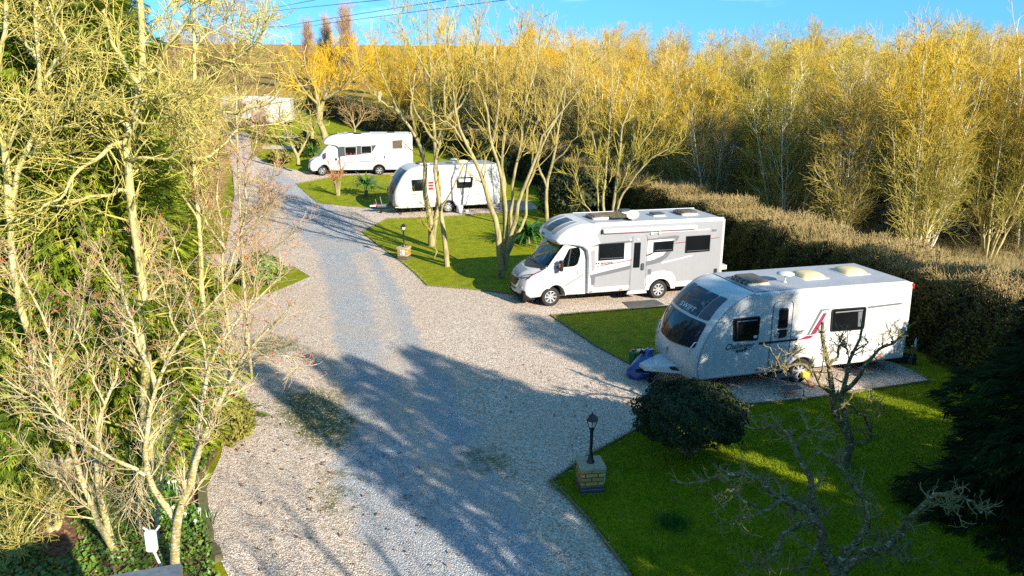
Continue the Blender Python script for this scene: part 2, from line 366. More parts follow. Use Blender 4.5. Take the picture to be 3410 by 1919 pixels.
MOSS = [A((710, 985), (835, 980), (900, 1060), (880, 1120), (780, 1122), (700, 1060)), A((600, 850), (720, 850), (760, 880), (640, 905)), A((838, 1180), (862, 1250), (840, 1300), (815, 1240)), A((1180, 1130), (1260, 1140), (1290, 1190), (1200, 1180))]
def sheet(name, outline, dz, step, m):
    P = np.array(outline); g = []
    y0, y1 = P[:, 1].min(), P[:, 1].max(); y = y0
    while y < y1:
        s = step*max(1, y/26); g += [(x+RNG.uniform(-.1, .1)*s, y+RNG.uniform(-.1, .1)*s) for x in np.arange(P[:, 0].min(), P[:, 0].max(), s)]; y += s
    for k in TD:
        if y0 < k < y1: g += [(x, k) for x in np.arange(P[:, 0].min(), P[:, 0].max(), step*2)]
    g = np.array(g); g = g[sdist(g, outline) < -.12]
    V, T = fill2d(outline, (), g)
    me = np_mesh(name, [(v[0], v[1], terr(v[1])+dz+.00006*max(0, v[1]-20)**1.5) for v in V], F3=T)
    for nm, val in (('track', sdist(V, TRACK)), ('centre', sdist(V, CENTRE, False)-.28), ('moss', np.min([sdist(V, q) for q in MOSS], 0))):
        a = me.attributes.new(nm, 'FLOAT', 'POINT'); a.data.foreach_set('value', np.clip(val, -5, 5).astype(np.float32))
    return tag(link(name, me, m), kind='structure')
sheet('gravel_drive', DRIVE, .012, .42, M['gravel'])
for q in (((662, 367), (790, 367), (790, 377), (658, 377)), ((690, 341), (790, 342), (790, 349), (686, 348))):
    sheet('gravel_path', A(*q), .02, .8, M['gravel'])
# timber edging along the lawns
def edging(label, pts, h=.05):
    b = MB(); z = [terr(p[1]) for p in pts]
    for (x0, y0), (x1, y1) in zip(pts[:-1], pts[1:]):
        d = Vector((x1-x0, y1-y0, 0)); n = Vector((-d.y, d.x, 0)).normalized()*.018; d.normalize()
        q = [Vector((x0, y0, 0))-d*.01+n, Vector((x0, y0, 0))-d*.01-n, Vector((x1, y1, 0))+d*.01-n, Vector((x1, y1, 0))+d*.01+n]
        zz = [terr(y0), terr(y0), terr(y1), terr(y1)]
        b.rings([[(p.x, p.y, a-.05) for p, a in zip(q, zz)], [(p.x, p.y, a+h) for p, a in zip(q, zz)]])
    tag(b.build('lawn_edging', M['wood']), label, 'edging', 'timber edging strips round the lawns')
edging('thin timber edging board round the near lawn with the lamp on its corner', DRIVE[2:12])
edging('thin timber edging board round the lawn point left of the near caravan', DRIVE[14:20])
edging('thin timber edging board round the lawn under the bare drive-side trees', DRIVE[22:32])
edging('thin timber edging board round the farther lawn with the spiky palm plant', DRIVE[34:41])
# ------------------------------------------------------------------ vehicles
ROUND = [(-1, .055), (-.985, .022), (-.955, .004), (-.9, 0), (-.6, 0), (-.3, 0), (0, 0), (.3, 0), (.6, 0), (.9, 0), (.955, .004), (.985, .022), (1, .055)]
def area2(p): return sum(p[i-1][0]*p[i][1]-p[i][0]*p[i-1][1] for i in range(len(p)))
class Shell:
    """A body made from a side outline (x forward, z up) carried across the width, with rounded long edges."""
    def __init__(s, loop, W, warp=None, stations=ROUND):
        s.loop = [tuple(map(float, p)) for p in loop]; s.W = W; s.warp = warp or (lambda x, y, z: (x, y, z)); s.st = stations
        if area2(s.loop) < 0: s.loop.reverse()
        n = len(s.loop); s.nrm = []
        for i in range(n):
            a = np.array(s.loop[(i+1) % n])-np.array(s.loop[i-1]); a /= np.linalg.norm(a)+1e-9; s.nrm.append((a[1], -a[0]))
    def build(s, name, m, parent, front_hole=None, side_holes=(), smooth=32):
        b = MB(); n = len(s.loop); vs = []; fs = []
        for yf, ins in s.st:
            vs += [(p[0]-q[0]*ins, yf*s.W/2, p[1]-q[1]*ins) for p, q in zip(s.loop, s.nrm)]
        for j in range(len(s.st)-1):
            for i in range(n):
                i2 = (i+1) % n
                if front_hole:
                    mx = (s.loop[i][0]+s.loop[i2][0])/2; mz = (s.loop[i][1]+s.loop[i2][1])/2; my = (s.st[j][0]+s.st[j+1][0])/2
                    if front_hole(mx, my, mz): continue
                fs.append((j*n+i, j*n+i2, (j+1)*n+i2, (j+1)*n+i))
        b.add(vs, fs)
        for yf, ins in (s.st[0], s.st[-1]):
            V, T = fill2d([(p[0]-q[0]*ins, p[1]-q[1]*ins) for p, q in zip(s.loop, s.nrm)], side_holes)
            b.add([(v[0], yf*s.W/2, v[1]) for v in V], T)
        return b.build(name, m, parent, smooth, s.warp)
    def side(s, sgn, d0=0.0):
        return lambda p, t: (p[0], sgn*(s.W/2+d0+t), p[1])
    def plate(s, name, poly, m, parent, sgn=1, t=.004, t0=-.02, bev=0):
        return MB().prism(poly, s.side(sgn), t0, t, bev).build(name, m, parent, 30, s.warp)
    def hoop(s, name, poly, m, parent, sgn=1, w=.012, t=.006):      # thin closed line on the side
        b = MB(); pl = s.side(sgn); pts = [pl(p, t*.5) for p in poly]; pts += [pts[0], pts[1]]
        return b.tube(pts, w/2, 4, False).build(name, m, parent, 60, s.warp)
class Strip:
    """The front surface: an open outline from its foot upwards, measured by length."""
    def __init__(s, pts, warp):
        s.p = np.array(pts, float); s.L = np.concatenate([[0], np.cumsum(np.linalg.norm(np.diff(s.p, axis=0), axis=1))]); s.warp = warp
    def pos(s, d):
        x = np.interp(d, s.L, s.p[:, 0]); z = np.interp(d, s.L, s.p[:, 1]); e = .02
        tx = np.interp(d+e, s.L, s.p[:, 0])-np.interp(d-e, s.L, s.p[:, 0]); tz = np.interp(d+e, s.L, s.p[:, 1])-np.interp(d-e, s.L, s.p[:, 1])
        l = math.hypot(tx, tz)+1e-9; return x, z, tz/l, -tx/l
    def at_z(s, z): return float(np.interp(z, s.p[:, 1], s.L))
    def patch(s, name, poly, m, parent, off=.006, step=.08, skirt=.03):
        """poly in (y, length) on the front surface"""
        P = np.array(poly); x0, y0 = P.min(0); x1, y1 = P.max(0)
        g = np.stack(np.meshgrid(np.arange(x0+step/2, x1, step), np.arange(y0+step/2, y1, step)), -1).reshape(-1, 2)
        g = g[sdist(g, poly) < -step*.3]
        dense = []
        for i in range(len(poly)):
            a, b2 = np.array(poly[i-1]), np.array(poly[i]); k = max(1, int(np.linalg.norm(b2-a)/step))
            dense += [tuple(a+(b2-a)*j/k) for j in range(k)]
        V, T = fill2d(dense, (), g)
        def w(q, o):
            x, z, nx, nz = s.pos(q[1]); return s.warp(x+nx*o, q[0], z+nz*o)
        b = MB().add([w(v, off) for v in V], T)
        n = len(dense); b.add([w(q, off) for q in dense]+[w(q, off-skirt) for q in dense], [(i, (i+1) % n, n+(i+1) % n, n+i) for i in range(n)])
        return b.build(name, m, parent, 40)
    def line(s, name, pts, m, parent, r=.006, off=.004, closed=False):
        q = []
        for y, d in (list(pts)+([pts[0]] if closed else [])):
            x, z, nx, nz = s.pos(d); q.append(s.warp(x+nx*off, y, z+nz*off))
        return MB().tube(q, r, 5).build(name, m, parent, 60)
def text_mesh(name, body, size, m, parent, mat4, shear=0.0, ext=.002, space=1.0, bold=0.0, wide=1.0):
    c = bpy.data.curves.new(name, 'FONT'); c.body = body; c.size = size; c.shear = shear; c.extrude = ext; c.space_character = space; c.offset = bold
    c.align_x = 'LEFT'; o = bpy.data.objects.new(name, c); COL.objects.link(o)
    me = bpy.data.meshes.new_from_object(o); bpy.data.objects.remove(o)
    me.transform(mat4 @ Matrix.Diagonal((wide, 1, 1, 1))); return link(name, me, m, parent)
def side_text(sh, body, x, z, size, m, parent, shear=.25, off=.004, bold=0.0, wide=1.0):
    mt = Matrix(((-1, 0, 0, x), (0, 0, 1, sh.W/2+off), (0, 1, 0, z), (0, 0, 0, 1)))
    return text_mesh('lettering', body, size, m, parent, mt, shear, .002, 1.05, bold, wide)
def front_text(st, body, y, d, size, m, parent, shear=.2, off=.02, wide=1.0):
    x, z, nx, nz = st.pos(d); X = Vector((0, 1, 0)); N = Vector((nx, 0, nz)); Y = N.cross(X)
    x, _, z = st.warp(x+nx*off, y, z+nz*off)
    mt = Matrix(((X.x, Y.x, N.x, x), (X.y, Y.y, N.y, y), (X.z, Y.z, N.z, z), (0, 0, 0, 1)))
    return text_mesh('lettering', body, size, m, parent, mt, shear, .002, 1.1, .004, wide)
def wheel(root, x, y, r, w, sg, spokes=7, split=False, rimr=.66):
    """axle across the vehicle; sg = +1 / -1 is the outer side"""
    R = r*rimr
    hubm = MB().lathe([(.02, -w*.3), (R*.99, -w*.3), (R*.99, w*.12), (R*.3, w*.2), (.02, w*.2)], axis='y', n=28)
    wh = hubm.build('wheel', M['black'], root, 40); wh.location = (x, y, r); wh.rotation_euler = (0, 0, 0 if sg > 0 else math.pi)
    MB().lathe([(R, -w*.46), (r*.9, -w*.5), (r*.985, -w*.38), (r, -w*.2), (r, w*.2), (r*.985, w*.38), (r*.9, w*.5), (R*1.04, w*.47), (R, w*.40), (R*.985, w*.1)], axis='y', n=36, caps=False).build('tyre', M['rubber'], wh, 40)
    b = MB(); b.lathe([(R*.99, w*.12), (R*1.0, w*.44), (R*.95, w*.47), (R*.90, w*.40), (R*.90, w*.2)], axis='y', n=36, caps=False)
    b.lathe([(.01, w*.40), (R*.20, w*.40), (R*.25, w*.34), (R*.26, w*.2)], axis='y', n=16)
    for k in range(spokes):
        for e in ((-.17, .17) if split else (0,)):
            a0 = 2*math.pi*k/spokes; a1 = a0+e
            p0 = Vector((math.cos(a0+e*.25)*R*.2, w*.36, math.sin(a0+e*.25)*R*.2)); p1 = Vector((math.cos(a1)*R*.93, w*.38, math.sin(a1)*R*.93))
            t = (p1-p0).normalized(); q = t.cross(Vector((0, 1, 0))); h0 = R*(.10 if split else .13); h1 = R*(.07 if split else .17)
            ring = lambda p, h: [p+q*h, p+q*h*.7+Vector((0, .012, 0)), p-q*h*.7+Vector((0, .012, 0)), p-q*h, p-q*h-Vector((0, .02, 0)), p+q*h-Vector((0, .02, 0))]
            b.rings([ring(p0, h0), ring((p0+p1)/2, (h0+h1)*.45), ring(p1, h1)])
    b.build('rim', M['alloy'], wh, 35)
    return wh
def window(sh, poly, parent, sgn=1, frame='black', pane='acrylic', inset=.035, t=.022, r=.07):
    f = sh.plate('window', rpoly(poly, r), M[frame], parent, sgn, t, -.02, .008)
    c = np.mean(np.array(poly), 0); q = []
    for p in poly: v = np.array(p)-c; q.append(tuple(c+v*(1-inset*1.3/max(.1, np.linalg.norm(v)))))
    MB().prism(rpoly(q, r*.8), sh.side(sgn), t-.004, t+.006, .004).build('pane', M[pane], f, 30, sh.warp)
    return f
def arch_pts(cx, cz, r, z0, n=12):                   # lower edge running rear -> front over a wheel, at height z0
    a0 = math.asin(max(-1, min(1, (z0-cz)/r))); o = []
    for k in range(n+1):
        a = math.pi-a0-(math.pi-2*a0)*k/n; o.append((cx+r*math.cos(a), cz+r*math.sin(a)))
    return o
def roof_vent(root, x, y, z, lx, ly, h=.10, lid='brownvent', rim='cream', clips=True):
    v = MB().rbox((x-lx/2, y-ly/2, z-.02), (x+lx/2, y+ly/2, z+h*.45), .06).build('roof_vent', M[rim], root, 40)
    MB().rbox((x-lx/2+.015, y-ly/2+.015, z+h*.45-.004), (x+lx/2-.015, y+ly/2-.015, z+h), .07).build('lid', M[lid], v, 40)
    if clips:
        for k in range(4): MB().rbox((x+lx/2-.002, y-ly/2+ly*(k+.5)/4-.05, z+.01), (x+lx/2+.05, y-ly/2+ly*(k+.5)/4+.05, z+h*.8), .02).build('hinge', M['brownvent'], v, 40)
    MB().rbox((x-lx/2-.05, y-ly/2-.05, z-.02), (x+lx/2+.05, y+ly/2+.05, z+.008), .05).build('flange', M['roofgrey'], v, 40)
    return v
def roof_dome(root, x, y, z, lx, ly, h):
    n, b = 10, MB(); vs = []; fs = []
    for i in range(n+1):
        for j in range(n+1):
            a, c = -1+2*i/n, -1+2*j/n; k = (1-abs(a)**3.2)*(1-abs(c)**3.2)
            vs.append((x+a*lx/2*(1-.05*c*c), y+c*ly/2*(1-.05*a*a), z+.012+h*k**.55))
    for i in range(n):
        for j in range(n): fs.append((i*(n+1)+j, (i+1)*(n+1)+j, (i+1)*(n+1)+j+1, i*(n+1)+j+1))
    d = b.add(vs, fs).build('roof_dome', M['tan'], root, 60)
    MB().rbox((x-lx/2-.05, y-ly/2-.05, z-.02), (x+lx/2+.05, y+ly/2+.05, z+.014), .08).build('flange', M['white2'], d, 40)
def dish(root, x, y, z, r=.23, hgt=.22):
    a = MB().tube([(x, y, z-.01), (x, y, z+hgt)], .022, 8).build('aerial', M['white2'], root, 40)
    MB().lathe([(.01, -.035), (r*.5, -.03), (r, 0), (r*.97, .02), (r*.6, .06), (.01, .075)], (x, y, z+hgt), 'z', 28).build('aerial_dish', M['white2'], a, 50)
    MB().lathe([(.05, 0), (.05, .02), (.025, .04)], (x, y, z-.005), 'z', 14).build('foot', M['white2'], a, 40)
def caravan(label, loc, rz, kind=1):
    root = empty('caravan', loc, rz, label, 'caravan', 'caravans parked on the gravel pitches'); W = 2.17
    if kind == 1:
        front = catmull([(6.42, .38), (6.50, .60), (6.50, .92), (6.38, 1.32), (6.14, 1.75), (5.82, 2.12), (5.45, 2.36), (5.1, 2.48), (4.85, 2.52)], 6); wx, wr, wz, ra, zt, rx = 3.22, .325, .30, .40, 2.52, 0.0
    else:
        front = catmull([(5.82, .38), (6.02, .60), (6.06, .98), (6.0, 1.35), (5.78, 1.82), (5.5, 2.22), (5.12, 2.52), (4.7, 2.66), (4.35, 2.70)], 6); wx, wr, wz, ra, zt, rx = 2.85, .335, .30, .43, 2.70, -.25
    def warp(x, y, z):
        if x > 4.5: x -= .20*abs(y*2/W)**2.6*min(1, (x-4.5)/1.3)
        return x, y*(1-.012*max(0, z-1.6)), z
    loop = [(rx+.05, .38), (rx, .62), (rx-.01, 1.5), (rx+.02, zt-.16), (rx+.06, zt-.05), (rx+.16, zt)]+[(rx+.16+(4.7-rx-.16)*k/6, zt+.012*math.sin(math.pi*k/6)) for k in range(1, 6)]
    loop += [tuple(p) for p in front[::-1]]
    loop += arch_pts(wx, wz, ra, .38)[::-1]
    sh = Shell(loop, W, warp); sh.build('body', M['white'], root)
    st = Strip(front, warp); Lf = st.L[-1]
    MB().rbox((rx+.35, -W/2+.35, .24), (5.7, W/2-.35, .40), .05).build('chassis', M['under'], root)
    MB().rbox((wx-.5, -W/2+.18, .30), (wx+.5, W/2-.30, .95), .05).build('wheel_box', M['under'], root)
    for sg in (1, -1): wheel(root, wx, sg*(W/2-.14), wr, .20, sg, 6 if kind == 1 else 7, True, .68)
    # roof skin and edge rails
    V = [(x, y) for x in np.linspace(rx+.2, 4.75 if kind == 1 else 4.3, 12) for y in (-W/2+.09, W/2-.09)]
    f = [(2*i, 2*i+2, 2*i+3, 2*i+1) for i in range(11)]
    MB().add([(x, y, zt+.019) for x, y in V], f).build('roof_skin', M['roofgrey'], root)
    for sg in (1, -1):
        MB().tube([(rx+.06, sg*(W/2-.012), zt-.05)]+[(x, sg*(W/2-.012), zt-.025) for x in np.linspace(.3, 4.6, 6)], .018, 6).build('awning_rail', M['white2'], root, 60, warp)
        q = [st.p[i] for i in range(0, len(st.p)-3, 3)]
        MB().tube([(p[0]-.06, sg*(W/2+.004), p[1]) for p in q]+[(4.7, sg*(W/2-.002), zt-.05)], .012, 6).build('front_moulding', M['silver' if kind == 1 else 'grey'], root, 60, warp)
        sh.plate('skirt_rail', [(rx+.1, .44), (wx-ra-.03, .44), (wx-ra-.03, .47), (rx+.1, .47)], M['white2'], root, sg, .01)
        sh.plate('skirt_rail', [(wx+ra+.03, .44), (6.1, .44), (6.1, .47), (wx+ra+.03, .47)], M['white2'], root, sg, .01)
    F = lambda z: st.at_z(z)
    if kind == 1:
        d0, d1 = F(1.16), F(1.80); e0, e1 = F(1.86), F(2.36)
        lens = lambda y0, y1, a, b, dip, r=.05: rpoly([(y0, a+dip*abs(y0)**2), (y0*.5+y1*.5, a+dip*abs((y0+y1)/2)**2), (y1, a+dip*abs(y1)**2), (y1*.97, b), (y0*.97, b)], r)
        fr = st.patch('front_window', lens(-.96, .96, d0-.06, d1, .10, .10), M['black'], root, .012)
        for y0, y1 in ((-.93, -.50), (-.47, .47), (.50, .93)):
            st.patch('pane', lens(y0, y1, d0-.025, d1-.035, .10, .04), M['skyglass'], fr, .020)
        for y0, y1 in ((-.52, .52), (-.92, -.56), (.56, .92)):
            k = M['skyglass'] if abs(y0+y1) < .1 else M['dgrey']
            st.patch('front_skylight', rpoly([(y0, e0), (y1, e0), (y1*(.90 if abs(y1) > .6 else 1), e1), (y0*(.90 if abs(y0) > .6 else 1), e1)], .05), k, root, .012)
        front_text(st, 'SWIFT', -.40, e0+.06, .19, M['pale_text'], root, .15, .026, 1.25)
        st.line('locker_seam', [(-.80, F(1.10)), (-.70, F(.62)), (-.35, F(.50)), (.35, F(.50)), (.70, F(.62)), (.80, F(1.10))], M['seam'], root, .007)
        for y in (-.86, .86):
            p = [warp(*((lambda q: (q[0]+q[2]*o, y*(1+.05*k), q[1]+q[3]*o))(st.pos(F(1.02+.16*k))))) for k, o in ((0, 0), (.1, .05), (1, .055), (1.9, .05), (2, 0))]
            MB().tube(p, .015, 6).build('grab_handle', M['alu'], root, 50)
        st.patch('badge', [(.055*math.cos(a), F(.90)+.09*math.sin(a)) for a in np.linspace(0, 2*math.pi, 14, endpoint=False)], M['alu'], root, .014, .05)
        st.patch('badge_centre', [(.035*math.cos(a), F(.90)+.055*math.sin(a)) for a in np.linspace(0, 2*math.pi, 12, endpoint=False)], M['dgrey'], root, .019, .04)
        for y in (-.38, .38): st.patch('lock', rrect(y-.02, y+.02, F(.58), F(.63), .012), M['dgrey'], root, .01, .04)
        st.patch('locker_latch', rrect(-.14, .14, F(.495), F(.525), .01), M['dgrey'], root, .014, .05)
        for sg in (1, -1):
            window(sh, [(4.62, 1.31), (5.46, 1.33), (5.52, 1.93), (4.61, 1.94)], root, sg)
            window(sh, [(1.43, 1.32), (2.48, 1.34), (2.51, 1.95), (1.44, 1.94)], root, sg)
        for x0, x1, z1_ in ((4.72, 5.40, 1.865), (1.56, 2.40, 1.875)):
            sh.plate('blind', rrect(x0, x1, z1_-.03, z1_, .006), M['seam'], root, 1, .031, .027)
        sh.plate('curtain', [(5.33, 1.42), (5.37, 1.42), (5.41, 1.82), (5.36, 1.82)], M['dgrey'], root, 1, .031, .027); sh.plate('curtain', [(1.57, 1.42), (1.66, 1.42), (1.70, 1.83), (1.57, 1.83)], M['grey'], root, 1, .031, .027)
        for x in (2.75, .62): sh.plate('panel_seam', rrect(x-.004, x+.004, .5, 2.44, .001), M['silver'], root, 1, .002)
        sh.plate('sticker', rrect(4.68, 4.80, 1.38, 1.45, .01), M['pale_text'], root, 1, .032, .027)
        d = sh.plate('door', rpoly([(3.68, .56), (4.22, .56), (4.22, 2.25), (3.68, 2.25)], .14), M['white'], root, 1, .012, -.02, .004)
        sh.hoop('door_seal', rpoly([(3.66, .54), (4.24, .54), (4.24, 2.27), (3.66, 2.27)], .15), M['seam'], d, 1, .02, .012)
        w = window(sh, [(3.79, 1.56), (4.07, 1.56), (4.07, 2.10), (3.80, 2.09)], d, 1, t=.03, r=.06)
        sh.plate('door_pocket', rpoly([(3.81, 1.33), (4.02, 1.31), (4.07, 1.53), (3.79, 1.53)], .05), M['black'], d, 1, .03)
        MB().rbox((4.03, W/2+.02, 1.36), (4.15, W/2+.05, 1.47), .03, axis=1).build('door_handle', M['alu'], d, 40)
        sh.plate('lower_stripe', [(3.46, 1.20), (4.61, 1.19), (4.57, 1.245), (3.44, 1.245)], M['purple'], root, 1, .017)
        sh.plate('graphic', rpoly([(3.43, 1.20), (3.05, 1.215), (2.97, 1.29), (3.19, 1.29)], .02), M['maroon'], root, 1, .006)
        sh.plate('graphic', [(3.22, 1.30), (3.16, 1.34), (2.84, 1.97), (2.58, 1.96), (2.58, 1.93), (2.78, 1.93), (3.10, 1.33)], M['grey'], root, 1, .005)
        sh.plate('graphic', [(3.06, 1.33), (2.74, 1.86), (2.64, 1.86), (2.91, 1.33)], M['maroon'], root, 1, .006)
        sh.plate('graphic', [(3.19, 1.31), (2.97, 1.31), (2.95, 1.325), (3.16, 1.325)], M['grey'], root, 1, .0055)
        sh.plate('upper_stripe', [(1.40, 1.885), (.36, 1.915), (.28, 1.965), (1.40, 1.935)], M['grey'], root, 1, .005)
        side_text(sh, 'Challenger', 5.52, 1.13, .22, M['dark_text'], root, .35, .004, .004, .80)
        side_text(sh, 'sport', 5.22, 1.045, .13, M['purple'], root, .35, .004, .006, 1.0)
        sh.plate('underline', [(4.70, 1.085), (5.02, 1.08), (5.02, 1.092), (4.70, 1.093)], M['grey'], root, 1, .004)
        sh.plate('underline', [(5.26, 1.085), (5.50, 1.085), (5.50, 1.097), (5.26, 1.097)], M['grey'], root, 1, .004)
        for x in (4.57, .84): sh.plate('side_marker', [(x+.07*math.cos(a), .515+.028*math.sin(a)) for a in np.linspace(0, 6.28, 12, endpoint=False)], M['amber'], root, 1, .02)
        MB().tube([(4.08, W/2-.01, 2.36), (3.78, W/2-.01, 2.36)], .028, 8).build('awning_light', M['tan'], root, 50, warp)
        sh.plate('nameplate', rrect(4.18, 4.26, .49, .53, .005), M['grey'], root, 1, .005)
        roof_vent(root, 4.28, .08, zt+.015, .62, .80, .13); dish(root, 3.45, .35, zt+.015)
        roof_dome(root, 2.45, -.05, zt+.015, .72, .72, .13); roof_dome(root, 1.05, -.15, zt+.015, .72, .72, .13)
        MB().rbox((-.035, W/2-.16, 2.30), (.0, W/2-.03, 2.44), .02, axis=0).build('tail_lamp', M['red'], root, 40)
        fa = M['white2']; hx = 7.42
        a = MB().rings([[(6.30, -.62, .40), (6.30, .62, .40), (6.30, .62, .52), (6.30, .5, .62), (6.30, -.5, .62), (6.30, -.62, .52)], [(6.75, -.38, .40), (6.75, .38, .40), (6.75, .36, .54), (6.75, .28, .60), (6.75, -.28, .60), (6.75, -.36, .54)], [(7.2, -.16, .41), (7.2, .16, .41), (7.2, .15, .50), (7.2, .1, .53), (7.2, -.1, .53), (7.2, -.15, .50)]]).build('hitch_cover', fa, root, 30)
        MB().prism(rpoly([(6.42, .45), (6.70, .45), (6.66, .53), (6.50, .55)], .03), lambda p, t: (p[0], .62-.56*(p[0]-6.30)/.9+t-.04, p[1]+.02), 0, .055).build('grip_hole', M['black'], a, 30)
        MB().tube([(6.25, .0, .36), (7.35, 0, .36)], .05, 8).build('drawbar', M['under'], root, 40)
        MB().tube([(6.95, .0, .50), (6.95, 0, .04)], .03, 8).tube([(6.95, -.03, .05), (6.95, .06, .05)], .05, 10).build('jockey_wheel', M['under'], root, 40)
    else:
        pan = st.patch('front_panel', rpoly([(-.62, F(.50)), (.62, F(.50)), (.86, F(1.14)), (.5, F(1.08)), (0, F(1.06)), (-.5, F(1.08)), (-.86, F(1.14))], .10), M['dgrey'], root, .012)
        fr = st.patch('front_window', rpoly([(-.90, F(1.16)), (-.5, F(1.11)), (.5, F(1.11)), (.90, F(1.16)), (.98, F(2.00)), (.98, F(2.46)), (-.98, F(2.46)), (-.98, F(2.00))], .10), M['dgrey'], root, .014)
        for y0, y1 in ((-.85, -.47), (-.42, .42), (.47, .85)): st.patch('pane', rpoly([(y0, F(1.20)), (y1, F(1.20)), (y1*1.06, F(1.92)), (y0*1.06, F(1.92))], .06), M['skyglass'], fr, .024)
        st.patch('pane', rpoly([(-.80, F(2.02)), (.80, F(2.02)), (.80, F(2.42)), (-.80, F(2.42))], .06), M['skyglass'], fr, .024)
        for z in (.70, .86): st.patch('emblem', [(.05*math.cos(a), F(z)+.06*math.sin(a)) for a in np.linspace(0, 6.28, 10, endpoint=False)], M['pale_text'], pan, .022, .05)
        for sg in (1, -1):
            window(sh, [(wx+1.46, 1.32), (wx+2.14, 1.31), (wx+2.20, 1.96), (wx+1.44, 1.97)], root, sg)
            f = window(sh, [(wx-1.40, 1.40), (wx-.50, 1.38), (wx-.48, 2.0), (wx-1.47, 2.01)], root, sg)
            MB().prism(rrect(wx-1.30, wx-.60, 1.74, 1.93, .02), sh.side(sg), .022, .032).build('blind', M['white2'], f, 30, warp)
            b = MB(); pts = arch_pts(wx, wz, ra+.05, .40); inn = arch_pts(wx, wz, ra-.01, .40)
            sh.plate('wheel_arch', pts+inn[::-1], M['grey'], root, sg, .02)
            sh.plate('side_stripe', [(wx+.45, 1.96), (wx-.46, 2.04), (wx-2.6, 2.09), (wx-2.6, 2.11), (wx-.46, 2.065), (wx+.45, 1.98)], M['grey'], root, sg, .004)
        for z0, z1 in ((1.36, 1.50), (1.54, 1.66), (1.70, 1.82)): sh.plate('graphic', rrect(wx+.86, wx+1.15, z0, z1, .01), M['red'], root, 1, .006)
        d = sh.plate('door', rpoly([(wx+.55, .5), (wx+1.25, .5), (wx+1.25, 2.25), (wx+.55, 2.25)], .12), M['white'], root, 1, .005, -.02, .002)
        sh.plate('underline', [(wx+1.4, 1.09), (wx+2.2, 1.09), (wx+2.2, 1.10), (wx+1.4, 1.10)], M['grey'], root, 1, .004)
        b = MB()
        for k in range(9): b.prism(rrect(wx+1.44+.085*k, wx+1.50+.085*k, 1.12, 1.175, .01), sh.side(1), 0, .004)
        b.build('lettering', M['grey'], root)
        sh.hoop('service_hatch', rrect(wx-1.45, wx-.85, .62, .92, .02), M['silver'], root)
        roof_vent(root, 4.0, 0, zt+.015, .6, .75, .12); roof_dome(root, 1.7, 0, zt+.015, .7, .7, .14); dish(root, 2.3, .3, zt+.015)
        MB().rbox((5.95, -.16, .34), (6.75, .16, .50), .03, axis=0).build('drawbar_cover', M['dgrey'], root, 40)
        MB().tube([(6.7, 0, .42), (7.05, 0, .44), (7.12, 0, .42)], .05, 8).build('coupling', M['white2'], root, 40)
        MB().tube([(6.75, .02, .50), (6.86, .02, .52), (6.92, .02, .50)], .03, 8).build('coupling_handle', M['red'], root, 40)
        MB().tube([(6.45, .1, .48), (6.55, .1, .95)], .02, 6).tube([(6.72, -.05, .50), (6.80, -.05, .80)], .015, 6).build('brake_lever', M['alu'], root, 40)
        MB().tube([(6.5, 0, .4), (6.5, 0, .08)], .035, 8).lathe([(.09, -.04), (.1, 0), (.09, .04)], (6.5, 0, .10), 'y', 14).build('jockey_wheel', M['under'], root, 40)
    for x, sx in ((.45, -.25), (5.3, .25)):
        for y in (.75, -.75): MB().tube([(x, y, .36), (x+sx, y, .03)], .028, 6).lathe([(.07, 0), (.07, .02)], (x+sx, y, .015), 'z', 10).build('corner_steady', M['alu' if x < 1 else 'under'], root, 40)
    return root
